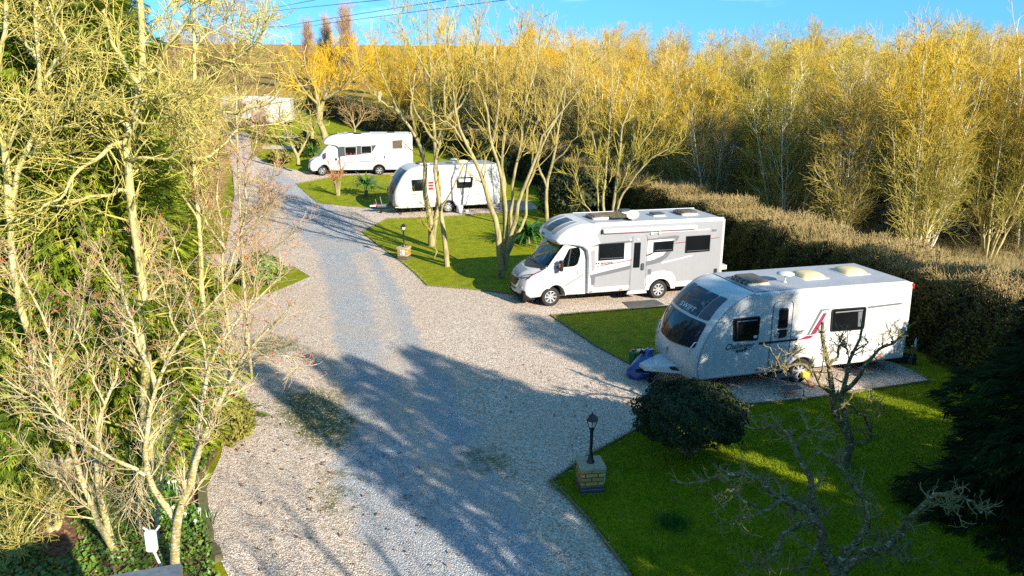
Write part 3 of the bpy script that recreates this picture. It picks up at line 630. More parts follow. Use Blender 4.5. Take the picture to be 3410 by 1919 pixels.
def motorhome(label, loc, rz, kind=1):
    root = empty('motorhome', loc, rz, label, 'motorhome', 'motorhomes parked on the gravel pitches'); W = 2.27
    zt = 2.84 if kind == 1 else 2.90; xr = -2.42
    def warp(x, y, z):
        if x > 2.7:
            u = (x-2.7)/1.3; y *= 1-.10*u*u-.05*u
            x -= .22*abs(y*2/W)**2.4*min(1, u)
        return x, y*(1-.012*max(0, z-1.7)), z
    pod = catmull([(2.7, zt), (3.1, zt-.02), (3.5, zt-.14), (3.8, zt-.33), (3.96, zt-.52), (3.98, zt-.60), (3.88, zt-.70)], 5)
    loop = [(xr+.04, .40), (xr, .6), (xr, zt-.1), (xr+.03, zt-.03), (xr+.1, zt)]+[tuple(p) for p in pod]+[(3.4, zt-.72), (2.98, zt-.80), (2.82, zt-.92), (2.76, zt-1.2), (2.76, .40)]
    loop += arch_pts(0, .34, .45, .40)[::-1]
    sh = Shell(loop, W, warp); sh.build('body', M['white'], root)
    MB().rbox((xr+.3, -W/2+.35, .24), (2.9, W/2-.35, .42), .05).rbox((-.55, -W/2+.2, .3), (.55, W/2-.34, .95), .05).build('chassis', M['under'], root)
    MB().add([(x, y, zt+.006) for x in (xr+.12, 2.6) for y in (-W/2+.10, W/2-.10)], [(0, 2, 3, 1)]).build('roof_skin', M['roofgrey'], root)
    for sg in (1, -1):
        MB().rbox((xr+.02, sg*(W/2-.055)-.045, zt-.05), (2.55, sg*(W/2-.055)+.045, zt+.02), .03, axis=0).build('roof_rail', M['white2'], root, 40, warp)
    MB().rbox((xr-.02, W/2-.07, .45), (xr+.03, W/2+.012, zt-.04), .02).build('rear_trim', M['white2'], root, 40, warp)
    # cab -------------------------------------------------------------------
    CW = 2.04
    def cwarp(x, y, z):
        u = max(0, (x-3.75)/1.3); k = 1-.17*u**2.0
        k *= 1-.075*max(0, z-1.15)/.9*1.0
        v = abs(y*2/CW)
        return x-.24*v**2.6*min(1, max(0, (x-3.2)/1.2)), y*k, z
    face = catmull([(4.93, .30), (5.08, .42), (5.11, .62), (5.07, .86), (4.98, 1.05), (4.80, 1.17), (4.58, 1.27), (4.36, 1.37)], 4)
    screen = [(4.36-.74*k/8, 1.37+.77*k/8+.035*math.sin(math.pi*k/8)) for k in range(1, 9)]
    roof = [(3.45, 2.17), (3.1, 2.17), (2.72, 2.17)]
    cl = [(2.72, .36)]+roof[::-1]+screen[::-1]+[tuple(p) for p in face[::-1]]+arch_pts(4.035, .34, .44, .36)[::-1]
    swin = rpoly([(3.82, 1.46), (3.44, 2.0), (3.02, 2.03), (2.97, 1.80), (3.08, 1.44), (3.22, 1.37), (3.76, 1.36)], .08)
    csh = Shell(cl, CW, cwarp)
    hole = lambda x, y, z: z > 1.40 and x > 3.62 and abs(y) < .93
    cab = csh.build('cab', M['white'], root, hole if kind == 1 else None, [swin] if kind == 1 else ())
    fs = Strip(list(face)+screen, cwarp); zd = lambda z: fs.at_z(z)
    MB().rbox((4.52, -.8, .2), (4.98, .8, .55), .05).rbox((3.5, -.85, .3), (4.5, .66, 1.0), .05).build('engine_bay', M['under'], root)
    if kind == 1:
        fs.patch('windscreen', rpoly([(-.90, zd(1.40)), (.90, zd(1.40)), (.86, zd(2.10)), (-.86, zd(2.10))], .06), None, root, .006).data.materials.append(M['glass'])
        csh.plate('cab_window', swin, M['glass'], root, 1, .004, -.002); csh.plate('cab_window', swin, M['glass'], root, -1, .004, -.002)
        csh.plate('window_pillar', [(3.48, 1.37), (3.53, 1.37), (3.38, 2.0), (3.33, 2.0)], M['black'], root, 1, .008, .004)
        MB().rbox((3.75, -.92, 1.1), (4.36, .92, 1.36), .08, axis=1).build('dashboard', M['black'], root, 40)
        for y in (.45, -.45):
            MB().rbox((2.95, y-.25, 1.0), (3.42, y+.25, 1.14), .06).rings([[(2.98+a, y+b, 1.1) for a, b in rrect(-.06, .08, -.24, .24, .05)], [(2.93+a, y+b, 1.5) for a, b in rrect(-.05, .07, -.24, .24, .05)], [(2.88+a, y+b, 1.72) for a, b in rrect(-.04, .05, -.15, .15, .04)], [(2.87+a, y+b, 1.92) for a, b in rrect(-.04, .05, -.13, .13, .04)]]).build('seat', M['cloth'], root, 40)
        MB().tube([(3.72+.10*math.cos(a), .45+.19*math.sin(a), 1.42+.16*math.cos(a)) for a in np.linspace(0, 6.283, 20)], .018, 6, False).build('steering_wheel', M['black'], root, 50)
        MB().rbox((2.74, -.95, .5), (2.80, .95, 2.05), .03).build('bulkhead', M['grey'], root)
    else:
        fs.patch('windscreen_cover', rpoly([(-.93, zd(1.36)), (.93, zd(1.36)), (.88, zd(2.11)), (-.88, zd(2.11))], .06), M['roofgrey'], root, .014)
    if kind == 1:
        fs.patch('scuttle', rpoly([(-.92, zd(1.32)), (0, zd(1.24)), (.92, zd(1.32)), (.92, zd(1.43)), (0, zd(1.36)), (-.92, zd(1.43))], .03), M['black'], root, .012)
        for y0, y1 in ((-.75, -.1), (-.02, .6)): fs.line('wiper', [(y0, zd(1.40)), ((y0+y1)/2, zd(1.45)), (y1, zd(1.42))], M['black'], root, .010, .022)
    fs.patch('bonnet_panel', rpoly([(-.42, zd(.98)), (.42, zd(.98)), (.48, zd(1.22)), (-.48, zd(1.22))], .05), M['silver'] if kind == 1 else M['white'], root, .004)
    g = fs.patch('grille', rpoly([(-.52, zd(.62)), (.52, zd(.62)), (.62, zd(.95)), (-.62, zd(.95))], .06), M['chrome'] if kind == 1 else M['dgrey'], root, .014)
    fs.patch('grille_mesh', rpoly([(-.45, zd(.665)), (.45, zd(.665)), (.55, zd(.92)), (-.55, zd(.92))], .05), M['black'], g, .022)
    for k in range(5):
        x, z, nx, nz = fs.pos(zd(.555)); y = -.28+.14*k; p = cwarp(x+nx*.004, y, z)
        MB().rbox((p[0]-.01, y-.035, z-.03), (p[0]+.012, y+.035, z+.03), .01, axis=0).build('air_slot', M['black'], root)
    fs.patch('number_plate', rrect(-.26, .26, zd(.40), zd(.50), .01), M['pale_text'], root, .02)
    for sg in (1, -1):
        hl = fs.patch('headlight', rpoly([(sg*.64, zd(.94)), (sg*.98, zd(1.02)), (sg*1.0, zd(1.16)), (sg*.80, zd(1.10)), (sg*.62, zd(1.00))], .03), M['black'], root, .014, .05)
        fs.patch('lens', rpoly([(sg*.68, zd(.965)), (sg*.95, zd(1.03)), (sg*.97, zd(1.12)), (sg*.80, zd(1.07)), (sg*.68, zd(1.01))], .03), M['lampglass'], hl, .020, .05)
        fs.patch('fog_lamp', rpoly([(sg*.66, zd(.58)), (sg*.84, zd(.60)), (sg*.84, zd(.68)), (sg*.66, zd(.66))], .02), M['lampglass'], root, .012, .05)
        fs.patch('bumper_vent', rpoly([(sg*.60, zd(.40)), (sg*.92, zd(.42)), (sg*.92, zd(.45)), (sg*.60, zd(.43))], .01), M['grey'], root, .01, .05)
        wheel(root, 4.035, sg*(CW/2-.12), .335, .225, sg, 8 if kind == 1 else 6, False, .64); wheel(root, 0, sg*(W/2-.17), .335, .225, sg, 8 if kind == 1 else 6, False, .64)
        arch = arch_pts(4.035, .34, .475, .37); inn = arch_pts(4.035, .34, .435, .37)
        csh.plate('wheel_arch', arch+inn[::-1], M['white' if kind == 1 else 'dgrey'], root, sg, .022, -.02, .006)
        csh.hoop('arch_liner', inn, M['black'], root, sg, .05, -.03)
        sh.plate('wheel_arch', arch_pts(0, .34, .60 if kind == 1 else .48, .38)+arch_pts(0, .34, .44, .38)[::-1], M['white' if kind == 1 else 'dgrey'], root, sg, .026, -.02, .008)
        csh.hoop('cab_door_seam', rpoly([(3.90, .80), (3.92, 1.28), (3.50, 2.05), (2.86, 2.12), (2.88, .46), (3.60, .44)], .08), M['seam'], root, sg, .010, .002)
        dh = csh.plate('cab_door_handle', rrect(2.95, 3.09, 1.08, 1.25, .05), M['white' if kind == 1 else 'black'], root, sg, .022, -.01, .01)
        mc = 'black' if kind == 1 else 'maroon'
        mm = MB().tube([(3.82, sg*.96, 1.36), (3.78, sg*1.10, 1.42)], .055, 8).rbox((3.68, sg*1.19-.09, 1.28), (3.82, sg*1.19+.09, 1.66), .06).build('wing_mirror', M[mc], root, 40)
        MB().rbox((3.815, sg*1.20-.05, 1.42), (3.832, sg*1.20+.06, 1.55), .02, axis=0).build('mirror_repeater', M['amber' if kind == 1 else 'maroon'], mm, 40)
    S = sh.plate
    pst = Strip(pod[::-1], warp); PL = pst.L[-1]
    if kind == 1:
        r = lambda a: PL*a
        pw = pst.patch('pod_window', rpoly([(-.40, r(.26)), (.40, r(.26)), (.36, r(.80)), (-.36, r(.80))], .06), M['grey'], root, .012)
        pst.patch('pane', rpoly([(-.28, r(.29)), (.34, r(.29)), (.30, r(.76)), (-.24, r(.76))], .04), M['acrylic'], pw, .02)
        for sg in (1, -1):
            pst.patch('pod_panel', rpoly([(sg*.50, r(.24)), (sg*.78, r(.24)), (sg*.80, r(.45)), (sg*.74, r(.80)), (sg*.50, r(.80))], .06), M['silver'], root, .010)
        front_text(pst, 'Elddis', -.34, r(.12), .13, M['green_text'], root, .2, .012, .9)
        pan = S('side_panel', [(xr+.06, .62), (-.62, .62), (-.60, .80), (-.45, .98), (-.15, 1.05), (.15, 1.05), (.45, .98), (.60, .80), (.62, .62), (2.55, .60), (2.60, 1.08), (1.95, 1.20), (.3, 1.44), (-.15, 1.58), (-.38, 1.9), (-.45, 2.26), (.2, 2.26), (2.3, 2.13), (2.45, 2.45), (2.30, 2.74), (xr+.06, 2.74)], M['silver'], root, 1, .004)
        S('graphic', [(2.93-.25, 1.06), (1.9, 1.20), (1.1, 1.34), (.3, 1.47), (-.05, 1.60), (-.30, 1.86), (-.42, 2.12), (-.50, 2.12), (-.42, 1.80), (-.22, 1.52), (.05, 1.36), (.35, 1.30), (1.1, 1.20), (2.0, 1.05), (2.66, .96)], M['grey'], root, 1, .007)
        S('graphic', [(2.70, 2.05), (2.38, 2.15), (.3, 2.245), (-.45, 2.30), (-.66, 2.28), (-.60, 2.12), (-.52, 2.08), (-.50, 2.19), (.2, 2.18), (2.3, 2.07)], M['grey'], root, 1, .007)
        S('graphic', [(2.62, 1.14), (2.66, 1.9), (2.52, 1.95), (2.50, 1.25)], M['silver'], root, 1, .006)
        S('red_line', [(2.44, 1.34), (1.12, 1.50), (.74, 1.585), (.46, 1.64), (.32, 1.74), (.28, 1.74), (.40, 1.66), (.72, 1.61), (1.12, 1.53), (2.44, 1.365)], M['maroon'], root, 1, .009)
        S('red_line', [(-.50, 2.0), (-2.25, 2.125), (-2.25, 2.145), (-.50, 2.03)], M['maroon'], root, 1, .009)
        S('white_line', [(-.02, 1.31), (-1.2, 1.52), (-1.22, 1.56), (-.02, 1.36)], M['white2'], root, 1, .009)
        S('white_line', [(.5, 2.42), (-1.85, 2.44), (-1.85, 2.475), (.5, 2.45)], M['white2'], root, 1, .008)
        csh.plate('graphic', [(3.62, .66), (2.90, 1.02), (2.88, 1.10), (3.66, .72)], M['silver'], root, 1, .004)
        fs.patch('red_flash', rpoly([(.90, zd(.92)), (1.0, zd(1.0)), (1.01, zd(1.26)), (.985, zd(1.28)), (.97, zd(1.06))], .02), M['maroon'], root, .012, .05)
        for q in ([(1.43, 1.56), (2.39, 1.55), (2.39, 2.14), (1.43, 2.15)], [(-.44, 1.74), (.33, 1.73), (.33, 2.10), (-.44, 2.12)], [(-1.89, 1.66), (-.91, 1.64), (-.91, 2.25), (-1.89, 2.26)]):
            f_ = window(sh, q, root, 1, r=.02, inset=.02); xa, xb, za = min(p[0] for p in q), max(p[0] for p in q), min(p[1] for p in q); MB().prism(rrect(xa+.06, xb-.06, za+.06, za+.085, .004), sh.side(1), .022, .032).build('blind', M['dgrey'], f_, 30, warp); window(sh, q, root, -1, r=.02, inset=.02)
        d = S('door', rpoly([(.60, .34), (1.16, .34), (1.12, 2.35), (.60, 2.35)], .12), M['silver'], root, 1, .014, -.02, .004)
        sh.hoop('door_seal', rpoly([(.57, .32), (1.19, .32), (1.15, 2.38), (.57, 2.38)], .13), M['seam'], d, 1, .022, .014)
        window(sh, [(.83, 1.22), (1.08, 1.22), (1.07, 2.12), (.82, 2.12)], d, 1, t=.022, r=.02, inset=.015)
        MB().rbox((.66, W/2+.01, 1.12), (.78, W/2+.05, 1.38), .05, axis=1).build('door_handle', M['dgrey'], d, 40)
        S('door_sill', rpoly([(.50, .28), (1.28, .28), (1.22, .40), (.55, .40)], .03), M['white2'], root, 1, .02)
        S('vent', rrect(.37, .49, .94, 1.14, .01), M['grey'], root, 1, .016); S('socket_flap', rrect(-2.25, -2.12, .80, 1.0, .01), M['black'], root, 1, .016)
        S('panel_recess', rpoly([(2.62, .70), (2.50, .70), (2.48, 1.0), (2.64, 1.02)], .04), M['grey'], root, 1, .006)
        aw = MB().rbox((-1.30, W/2-.01, 2.50), (2.26, W/2+.11, 2.64), .045, axis=0).build('awning_case', M['white2'], root, 40, warp)
        MB().rbox((2.262, W/2, 2.49), (2.29, W/2+.12, 2.65), .04, axis=0).build('end_cap', M['grey'], aw, 40, warp)
        MB().tube([(-1.25, W/2+.08, 2.495), (2.2, W/2+.08, 2.495)], .008, 5).build('awning_bar', M['maroon'], aw, 40, warp)
        for x in (.42, .12): MB().rbox((x-.06, W/2, 2.36), (x+.06, W/2+.05, 2.47), .04, axis=1).build('spotlight', M['white2'], root, 40, warp)
        for x in (1.22, .93): MB().rbox((x-.05, W/2, 2.20), (x+.05, W/2+.03, 2.25), .02, axis=1).build('door_catch', M['white2'], root, 40, warp)
        MB().rbox((-1.0, W/2-.01, 2.50), (-.65, W/2+.04, 2.54), .02, axis=0).build('awning_light', M['white2'], root, 40, warp)
        side_text(sh, 'encore', 2.30, 1.415, .15, M['dark_text'], root, .1, .008, .004, 1.0)
        b = MB()
        for x in (2.455, 2.365):
            for a in range(4):
                c = math.pi/4+a*math.pi/2; b.prism([(x+.020*math.cos(c)+.017*math.cos(k), 1.455+.020*math.sin(c)+.019*math.sin(k)) for k in np.linspace(0, 6.28, 8, endpoint=False)], sh.side(1), 0, .008)
        b.build('emblem', M['maroon'], root)
        side_text(sh, '254', -1.91, 2.37, .11, M['grey'], root, .2, .008, .004, 1.1)
        for x in (2.62, 1.49): S('side_marker', [(x+.07*math.cos(a), .47+.025*math.sin(a)) for a in np.linspace(0, 6.28, 12, endpoint=False)], M['amber'], root, 1, .02)
        roof_vent(root, 2.02, .10, zt+.008, .62, .68, .13); roof_vent(root, .62, -.72, zt+.008, .5, .42, .11, 'dgrey', clips=False); roof_vent(root, -.25, .12, zt+.008, .48, .5, .10, 'dgrey', clips=False); roof_vent(root, -1.45, .05, zt+.008, .64, .70, .13)
        MB().rbox((.92, -.55, zt+.06), (1.72, .70, zt+.09), .02).build('solar_panel', M['solar'], root, 30)
        a = MB().tube([(1.02, .78, zt), (1.0, .78, zt+.10)], .03, 8).build('satellite_dish', M['white2'], root, 40)
        b = MB(); Mx = Matrix.Translation((.98, .74, zt+.14)) @ Matrix.Rotation(math.radians(62), 4, 'Z') @ Matrix.Rotation(math.radians(22), 4, 'Y')
        rg = [[Mx @ Vector((r*math.cos(k)*1.15, r*math.sin(k)*.8, h)) for k in np.linspace(0, 6.283, 24, endpoint=False)] for r, h in ((.02, 0), (.14, .008), (.26, .045), (.27, .055), (.14, .03), (.02, .02))]
        b.rings(rg).build('reflector', M['cream'], a, 50)
        for k in range(2): MB().rbox((xr-.50, -.4+.95*k-.02, .82), (xr-.02, -.4+.95*k+.02, .87), .01, axis=0).build('rack_arm', M['alu'], root)
        MB().rbox((xr-.42, -.75, .86), (xr-.10, .85, 1.02), .03).build('rear_rack', M['white2'], root, 40)
    else:
        pst.patch('pod_window', rpoly([(-.45, PL*.30), (.45, PL*.30), (.40, PL*.86), (-.40, PL*.86)], .08), M['skyglass'], root, .012)
        band = S('window_band', [(2.78, 1.36), (2.78, 2.07), (.13, 2.17), (.5, 1.60)], M['dgrey'], root, 1, .006)
        for q in ([(1.56, 1.46), (2.37, 1.44), (2.37, 2.06), (1.54, 2.08)], [(.47, 1.60), (1.24, 1.58), (1.22, 2.11), (.48, 2.13)]): window(sh, q, root, 1, 'white2', 'acrylic', .03, r=.03)
        for k in range(3): S('curtain', rrect(1.63+.27*k, 1.74+.27*k, 1.50, 1.62, .01), M['maroon'], root, 1, .031, .027)
        window(sh, [(-1.73, 1.92), (-1.0, 1.90), (-1.0, 2.50), (-1.73, 2.55)], root, 1, 'white2', 'brownvent', .02, r=.02)
        S('side_line', [(2.75, .93), (.34, 1.09), (.15, 1.50), (.12, 1.50), (.30, 1.06), (2.75, .905)], M['grey'], root, 1, .006)
        S('side_line', [(2.75, .87), (.45, 1.03), (.45, 1.045), (2.75, .885)], M['maroon'], root, 1, .006)
        sh.hoop('garage_door', rrect(.55, 1.35, .5, 1.0, .02), M['silver'], root); S('vent', rrect(-.45, -.36, 1.22, 1.40, .01), M['dgrey'], root, 1, .012)
        for x, y in ((1.9, .2), (.9, -.2), (-.9, 0)): roof_vent(root, x, y, zt+.008, .6, .6, .10, 'dgrey', clips=False)
        MB().rbox((1.2, -.6, zt+.02), (1.75, .6, zt+.06), .02).build('solar_panel', M['solar'], root, 30)
        for sg in (1, -1): MB().tube([(-2.2, sg*.85, zt+.05), (1.2, sg*.85, zt+.05)], .025, 6).build('roof_bar', M['alu'], root, 40)
    return root
g_ = NT('cab glass'); g_.set((.75, .85, .80), .02); _tr = g_.n('ShaderNodeBsdfTransparent'); _tr.inputs[0].default_value = (.42, .48, .45, 1)
_gl = g_.n('ShaderNodeBsdfGlossy'); _gl.inputs['Roughness'].default_value = .03; _gl.inputs['Color'].default_value = (.9, .95, 1, 1)
_fr = g_.n('ShaderNodeFresnel'); _fr.inputs[0].default_value = 1.7; _mx = g_.n('ShaderNodeMixShader')
g_.l(_fr.outputs[0], _mx.inputs[0]); g_.l(_tr.outputs[0], _mx.inputs[1]); g_.l(_gl.outputs[0], _mx.inputs[2]); g_.l(_mx.outputs[0], g_.t.nodes['Material Output'].inputs[0]); M['glass'] = g_.m
RAD = math.radians
caravan('large white caravan with a maroon side flash and wide blue front window, nearest the camera', (10.247, 20.475, 0), RAD(196.49), 1)
motorhome('white and silver motorhome with red pinstripes and roof solar panel, beside the near caravan', (4.92, 27.39, 0), RAD(196.38), 1)
_h = np.array([math.cos(RAD(200)), math.sin(RAD(200))])
caravan('white caravan with dark grey front panel, half hidden behind the bare drive-side trees', (-4.009-_h[0]*2.85, 44.215-_h[1]*2.85, .16), RAD(200), 2)
motorhome('all white motorhome with maroon mirror covers and a silver windscreen cover, farther up the drive', (-9.843, 56.89, .72), RAD(188.2), 2)
# ------------------------------------------------------------------ street furniture and loose things
def brick_mat():
    t = NT('sandstone brick'); b = t.n('ShaderNodeTexBrick'); co = t.coords('Object'); mp = t.n('ShaderNodeVectorMath', operation='ADD')
    sx = t.n('ShaderNodeSeparateXYZ'); t.l(co, sx.inputs[0]); cb = t.n('ShaderNodeCombineXYZ')
    t.l(t.math('ADD', sx.outputs[0], sx.outputs[1]), cb.inputs[0]); t.l(sx.outputs[2], cb.inputs[1]); t.l(cb.outputs[0], b.inputs['Vector'])
    b.inputs['Color1'].default_value = (.40, .22, .07, 1); b.inputs['Color2'].default_value = (.56, .36, .13, 1); b.inputs['Mortar'].default_value = (.10, .06, .03, 1)
    b.inputs['Scale'].default_value = 1; b.inputs['Brick Width'].default_value = .24; b.inputs['Row Height'].default_value = .085; b.inputs['Mortar Size'].default_value = .010
    f = t.noise(co, 20, 4); t.set(t.mix(.5, b.outputs['Color'], t.ramp(f, [(.3, (.6, .6, .6)), (.7, (1, 1, 1))]), 'MULTIPLY'), .9); t.bump(b.outputs['Fac'], -.4, .01); return t.m
M['brick'] = brick_mat()
M['frost'] = plain('lantern glass', (.55, .56, .55), .2, .1, 8)
def lamp(label, loc, rz, s=.44, ph=.55, plaque=False, board=True):
    root = empty('garden_lamp', loc, rz, label, 'lamp', 'black lanterns on brick piers')
    p = MB().rbox((-s/2, -s/2, .15), (s/2, s/2, ph-.06), .012).build('brick_pier', M['brick'], root, 30)
    MB().rbox((-s/2-.004, -s/2-.004, -.05), (s/2+.004, s/2+.004, .15), .012).build('plinth', M['dgrey'], p, 30)
    b = MB()
    for z in (.005, .085): b.box((-s/2-.006, -s/2-.006, z), (s/2+.006, s/2+.006, z+.008))
    b.build('mortar', M['stone'], p, 30)
    MB().rbox((-s/2-.03, -s/2-.03, ph-.06), (s/2+.03, s/2+.03, ph), .015).build('cap_stone', M['stone'], p, 30)
    if board: MB().rbox((s/2+.008, -.17, .2), (s/2+.03, .17, ph-.07), .005).build('white_board', M['white2'], root, 30)
    if plaque:
        q = MB().rbox((-.11, -s/2-.025, .22), (.11, -s/2-.002, .46), .01).build('plaque', M['white2'], root, 30)
        MB().tube([(.06*math.cos(a), -s/2-.028, .34+.08*math.sin(a)) for a in np.linspace(.6, 5.7, 12)], .008, 5).tube([(-.02, -s/2-.028, .31), (.01, -s/2-.028, .37)], .012, 5).build('emblem', M['dark_text'], q)
    z = ph
    MB().lathe([(.075, 0), (.075, .025), (.055, .05), (.05, .10), (.034, .16), (.03, .22), (.03, .60), (.034, .62), (.034, .66), (.05, .68), (.05, .70)], (0, 0, z), 'z', 16).build('post', M['iron'], root, 40)
    z += .70; rb = lambda r, h: [(r*math.cos(a), r*math.sin(a), h) for a in np.linspace(.3, .3+2*math.pi, 6, endpoint=False)]
    ln = MB().rings([rb(.05, z), rb(.062, z+.015), rb(.062, z+.03)]).rings([rb(.12, z+.17), rb(.125, z+.19), rb(.075, z+.25), rb(.06, z+.27), rb(.05, z+.275), rb(.02, z+.29), rb(.012, z+.33)]).build('lantern', M['iron'], root, 30)
    b = MB()
    for a in np.linspace(.3, .3+2*math.pi, 6, endpoint=False): b.tube([(.06*math.cos(a), .06*math.sin(a), z+.03), (.108*math.cos(a), .108*math.sin(a), z+.175)], .008, 5)
    b.build('lantern_frame', M['iron'], ln, 30)
    MB().rings([rb(.055, z+.03), rb(.102, z+.17)]).build('lantern_glass', M['frost'], ln, 20)
lamp('black lantern on a square sandy brick pier at the near lawn corner', at(1483, 1228), RAD(8))
p = at(1017, 652); lamp('black lantern on a brick pier with a white plaque, beside the bare drive-side trees', p, RAD(-14), plaque=True, board=False)
# blue cover, canister, step, chock, mats, planter
def blob(name, prof, m, parent=None, n=20, wob=.12, seed=1, c=(0, 0, 0)):
    r = np.random.default_rng(seed); ph = r.uniform(0, 6.28, 5); rings = []
    for k, (rx, ry, z, ox, oy) in enumerate(prof):
        rings.append([(c[0]+ox+rx*math.cos(a)*(1+wob*(.55*math.sin(3*a+ph[0]+k*.7)+.45*math.sin(5*a+ph[1]-k)+.3*math.sin(8*a+ph[2]+k*1.3))), c[1]+oy+ry*math.sin(a)*(1+wob*(.55*math.sin(3*a+ph[0]+k*.7)+.45*math.sin(5*a+ph[1]-k))), c[2]+z) for a in np.linspace(0, 2*math.pi, n, endpoint=False)])
    return MB().rings(rings).build(name, m, parent, 60)
p = at(1612, 948); root = empty('hitch_cover_bag', p, RAD(196), 'crumpled blue plastic cover bag with white print over the near caravan hitch', 'cover')
M['bag'].node_tree.nodes['Principled BSDF'].inputs['Coat Weight'].default_value = .3
blob('cover', [(.30, .27, .03, .05, 0), (.38, .31, .10, .02, 0), (.37, .30, .24, -.02, 0), (.30, .26, .40, -.08, 0), (.22, .20, .52, -.12, 0), (.15, .14, .60, -.16, 0), (.16, .13, .70, -.18, .02), (.08, .09, .78, -.21, .03), (.01, .01, .76, -.2, .02)], M['bag'], root, 30, .15, 4)
blob('tail_flap', [(.10, .10, .10, .30, -.02), (.15, .14, .22, .26, 0), (.12, .10, .34, .18, 0), (.03, .03, .42, .12, 0)], M['bag'], root, 18, .12, 9)
blob('opening', [(.10, .09, .66, -.04, -.04), (.12, .10, .70, -.08, -.03), (.02, .02, .72, -.10, -.02)], M['under'], root, 14, .05, 2)
def strip_print(x0, x1, z0, z1):        # the print follows the crumpled cover
    me = root.children[0].data; b = MB(); n = 8
    for k in range(n):
        xa, xb = x0+(x1-x0)*k/n, x0+(x1-x0)*(k+.8)/n; q = []
        for x in (xa, xb):
            for z in (z0, z1):
                best = max((v.co.y-8*abs(v.co.x-x)-5*abs(v.co.z-z), v.co.y) for v in me.vertices); q.append((x, best[1]+.004, z))
        b.prism([(xa, z0), (xb, z0), (xb, z1), (xa, z1)], lambda p_, t_, q=q: (p_[0], float(np.interp(p_[0], [xa-1e-6, xb+1e-6], [max(q[0][1], q[1][1]), max(q[2][1], q[3][1])]))+t_, p_[1]), 0, .02)
    b.build('white_print', M['white2'], root)
strip_print(-.24, .06, .28, .33); strip_print(-.20, .06, .20, .225)
p = at(1603, 915); root = empty('water_canister', p, RAD(200), 'green plastic canister with carry handle on the lawn behind the blue cover bag', 'canister')
MB().rbox((-.22, -.14, .0), (.22, .14, .38), .07).build('body', M['greencan'], root, 40); MB().tube([(-.1, 0, .36), (-.1, 0, .46), (.06, 0, .46), (.06, 0, .36)], .022, 6).build('handle', M['greencan'], root, 40)
MB().lathe([(.05, 0), (.05, .05), (.03, .06)], (.15, 0, .375), 'z', 12).build('cap', M['red'], root, 40); MB().rbox((-.2, -.11, .378), (.0, .11, .386), .04).build('top_panel', M['cream'], root, 40)
# double caravan step: local +y faces the camera side
pa, pb = at(1952, 978), at(1998, 992)
root = empty('folding_step', at(1976, 985), RAD(196.5), 'grey two tier folding metal step below the near caravan door', 'step'); wd = .26
for x in (-wd, wd):
    MB().tube([(x, -.30, .0), (x, -.29, .30), (x, -.24, .36), (x, -.02, .38), (x, .03, .33), (x, .05, .22), (x, .10, .185), (x, .30, .175), (x, .345, .14), (x, .36, .0)], .014, 7).build('side_frame', M['seam'], root, 40)
for y0, y1, z in ((-.27, .0, .385), (.07, .32, .185)): MB().rbox((-wd+.01, y0, z-.015), (wd-.01, y1, z+.008), .02).build('tread', M['mat'], root, 30)
MB().tube([(-wd, .36, .012), (wd, .36, .012)], .013, 6).tube([(-wd-.12, -.30, .013), (wd+.12, -.30, .013)], .013, 6).build('foot_bar', M['seam'], root, 40)
for x in (-wd, wd): MB().rbox((x-.025, .34, -.005), (x+.025, .385, .03), .01).build('rubber_foot', M['black'], root, 30)
p = at(2026, 965); root = empty('wheel_clamp', p, RAD(196.5), 'orange and yellow wheel clamp leaning on the near caravan wheel', 'clamp')
MB().rings([[(x, y, z) for x, y, z in ((-.05, .30, .02), (.07, .30, .02), (.07, .30, .05), (-.05, .30, .05))], [(-.05, .0, .16), (.07, .0, .16), (.07, .02, .20), (-.05, .02, .20)]]).build('arm', M['orange'], root, 30)
MB().rbox((-.09, -.10, .14), (.11, .02, .30), .05, axis=1).build('plate', M['yellow'], root, 40)
for nm, lab, pts in (('rubber_mat', 'grey rubber mat on the gravel below the silver motorhome door', ((1565, 762), (1648, 756), (1672, 768), (1588, 780))),):
    q = [at(*a) for a in pts]; b = MB().rings([[(a[0], a[1], .014) for a in q], [(a[0], a[1], .034) for a in q]]); tag(b.build(nm, M['mat'], None), lab, 'mat')
def blades(n, r, h, spread, droop, w0, seed, k=5, c=(0, 0, 0)):    # strap leaves from one base; returns verts, quads
    g = np.random.default_rng(seed); V = []; F = []
    az = g.uniform(0, 2*math.pi, n); t = np.linspace(0, 1, k)
    for i in range(n):
        L = h*g.uniform(.65, 1.1); e = g.uniform(.15, 1)**.6*spread; b0 = np.array([math.cos(az[i]), math.sin(az[i]), 0])
        ang = np.pi/2-e-droop*g.uniform(.4, 1.3)*t**1.5*1.4; dl = L/(k-1)
        p = np.zeros((k, 3)); p[0] = b0*r*g.uniform(0, 1)+c
        for j in range(1, k): p[j] = p[j-1]+dl*(b0*math.cos(ang[j])+np.array([0, 0, math.sin(ang[j])]))
        s = np.array([-b0[1], b0[0], 0]); wv = w0*g.uniform(.7, 1.2)*np.sin(np.pi*np.clip(t*.86+.12, 0, 1))**.7
        n0 = len(V); V += list(p-s*wv[:, None]); V += list(p+s*wv[:, None]+np.array([0, 0, 1])*wv[:, None]*.15); F += [(n0+j, n0+j+1, n0+k+j+1, n0+k+j) for j in range(k-1)]
    return V, F
M['blade'] = leaf('green strap leaves', [(.010, .05, .006), (.03, .11, .012), (.07, .17, .02)], 6, .35)
M['daff'] = plain('daffodil petals', (.75, .60, .05), .6, .2, 9)
M['dafw'] = plain('pale petals', (.75, .74, .60), .6, .2, 9)
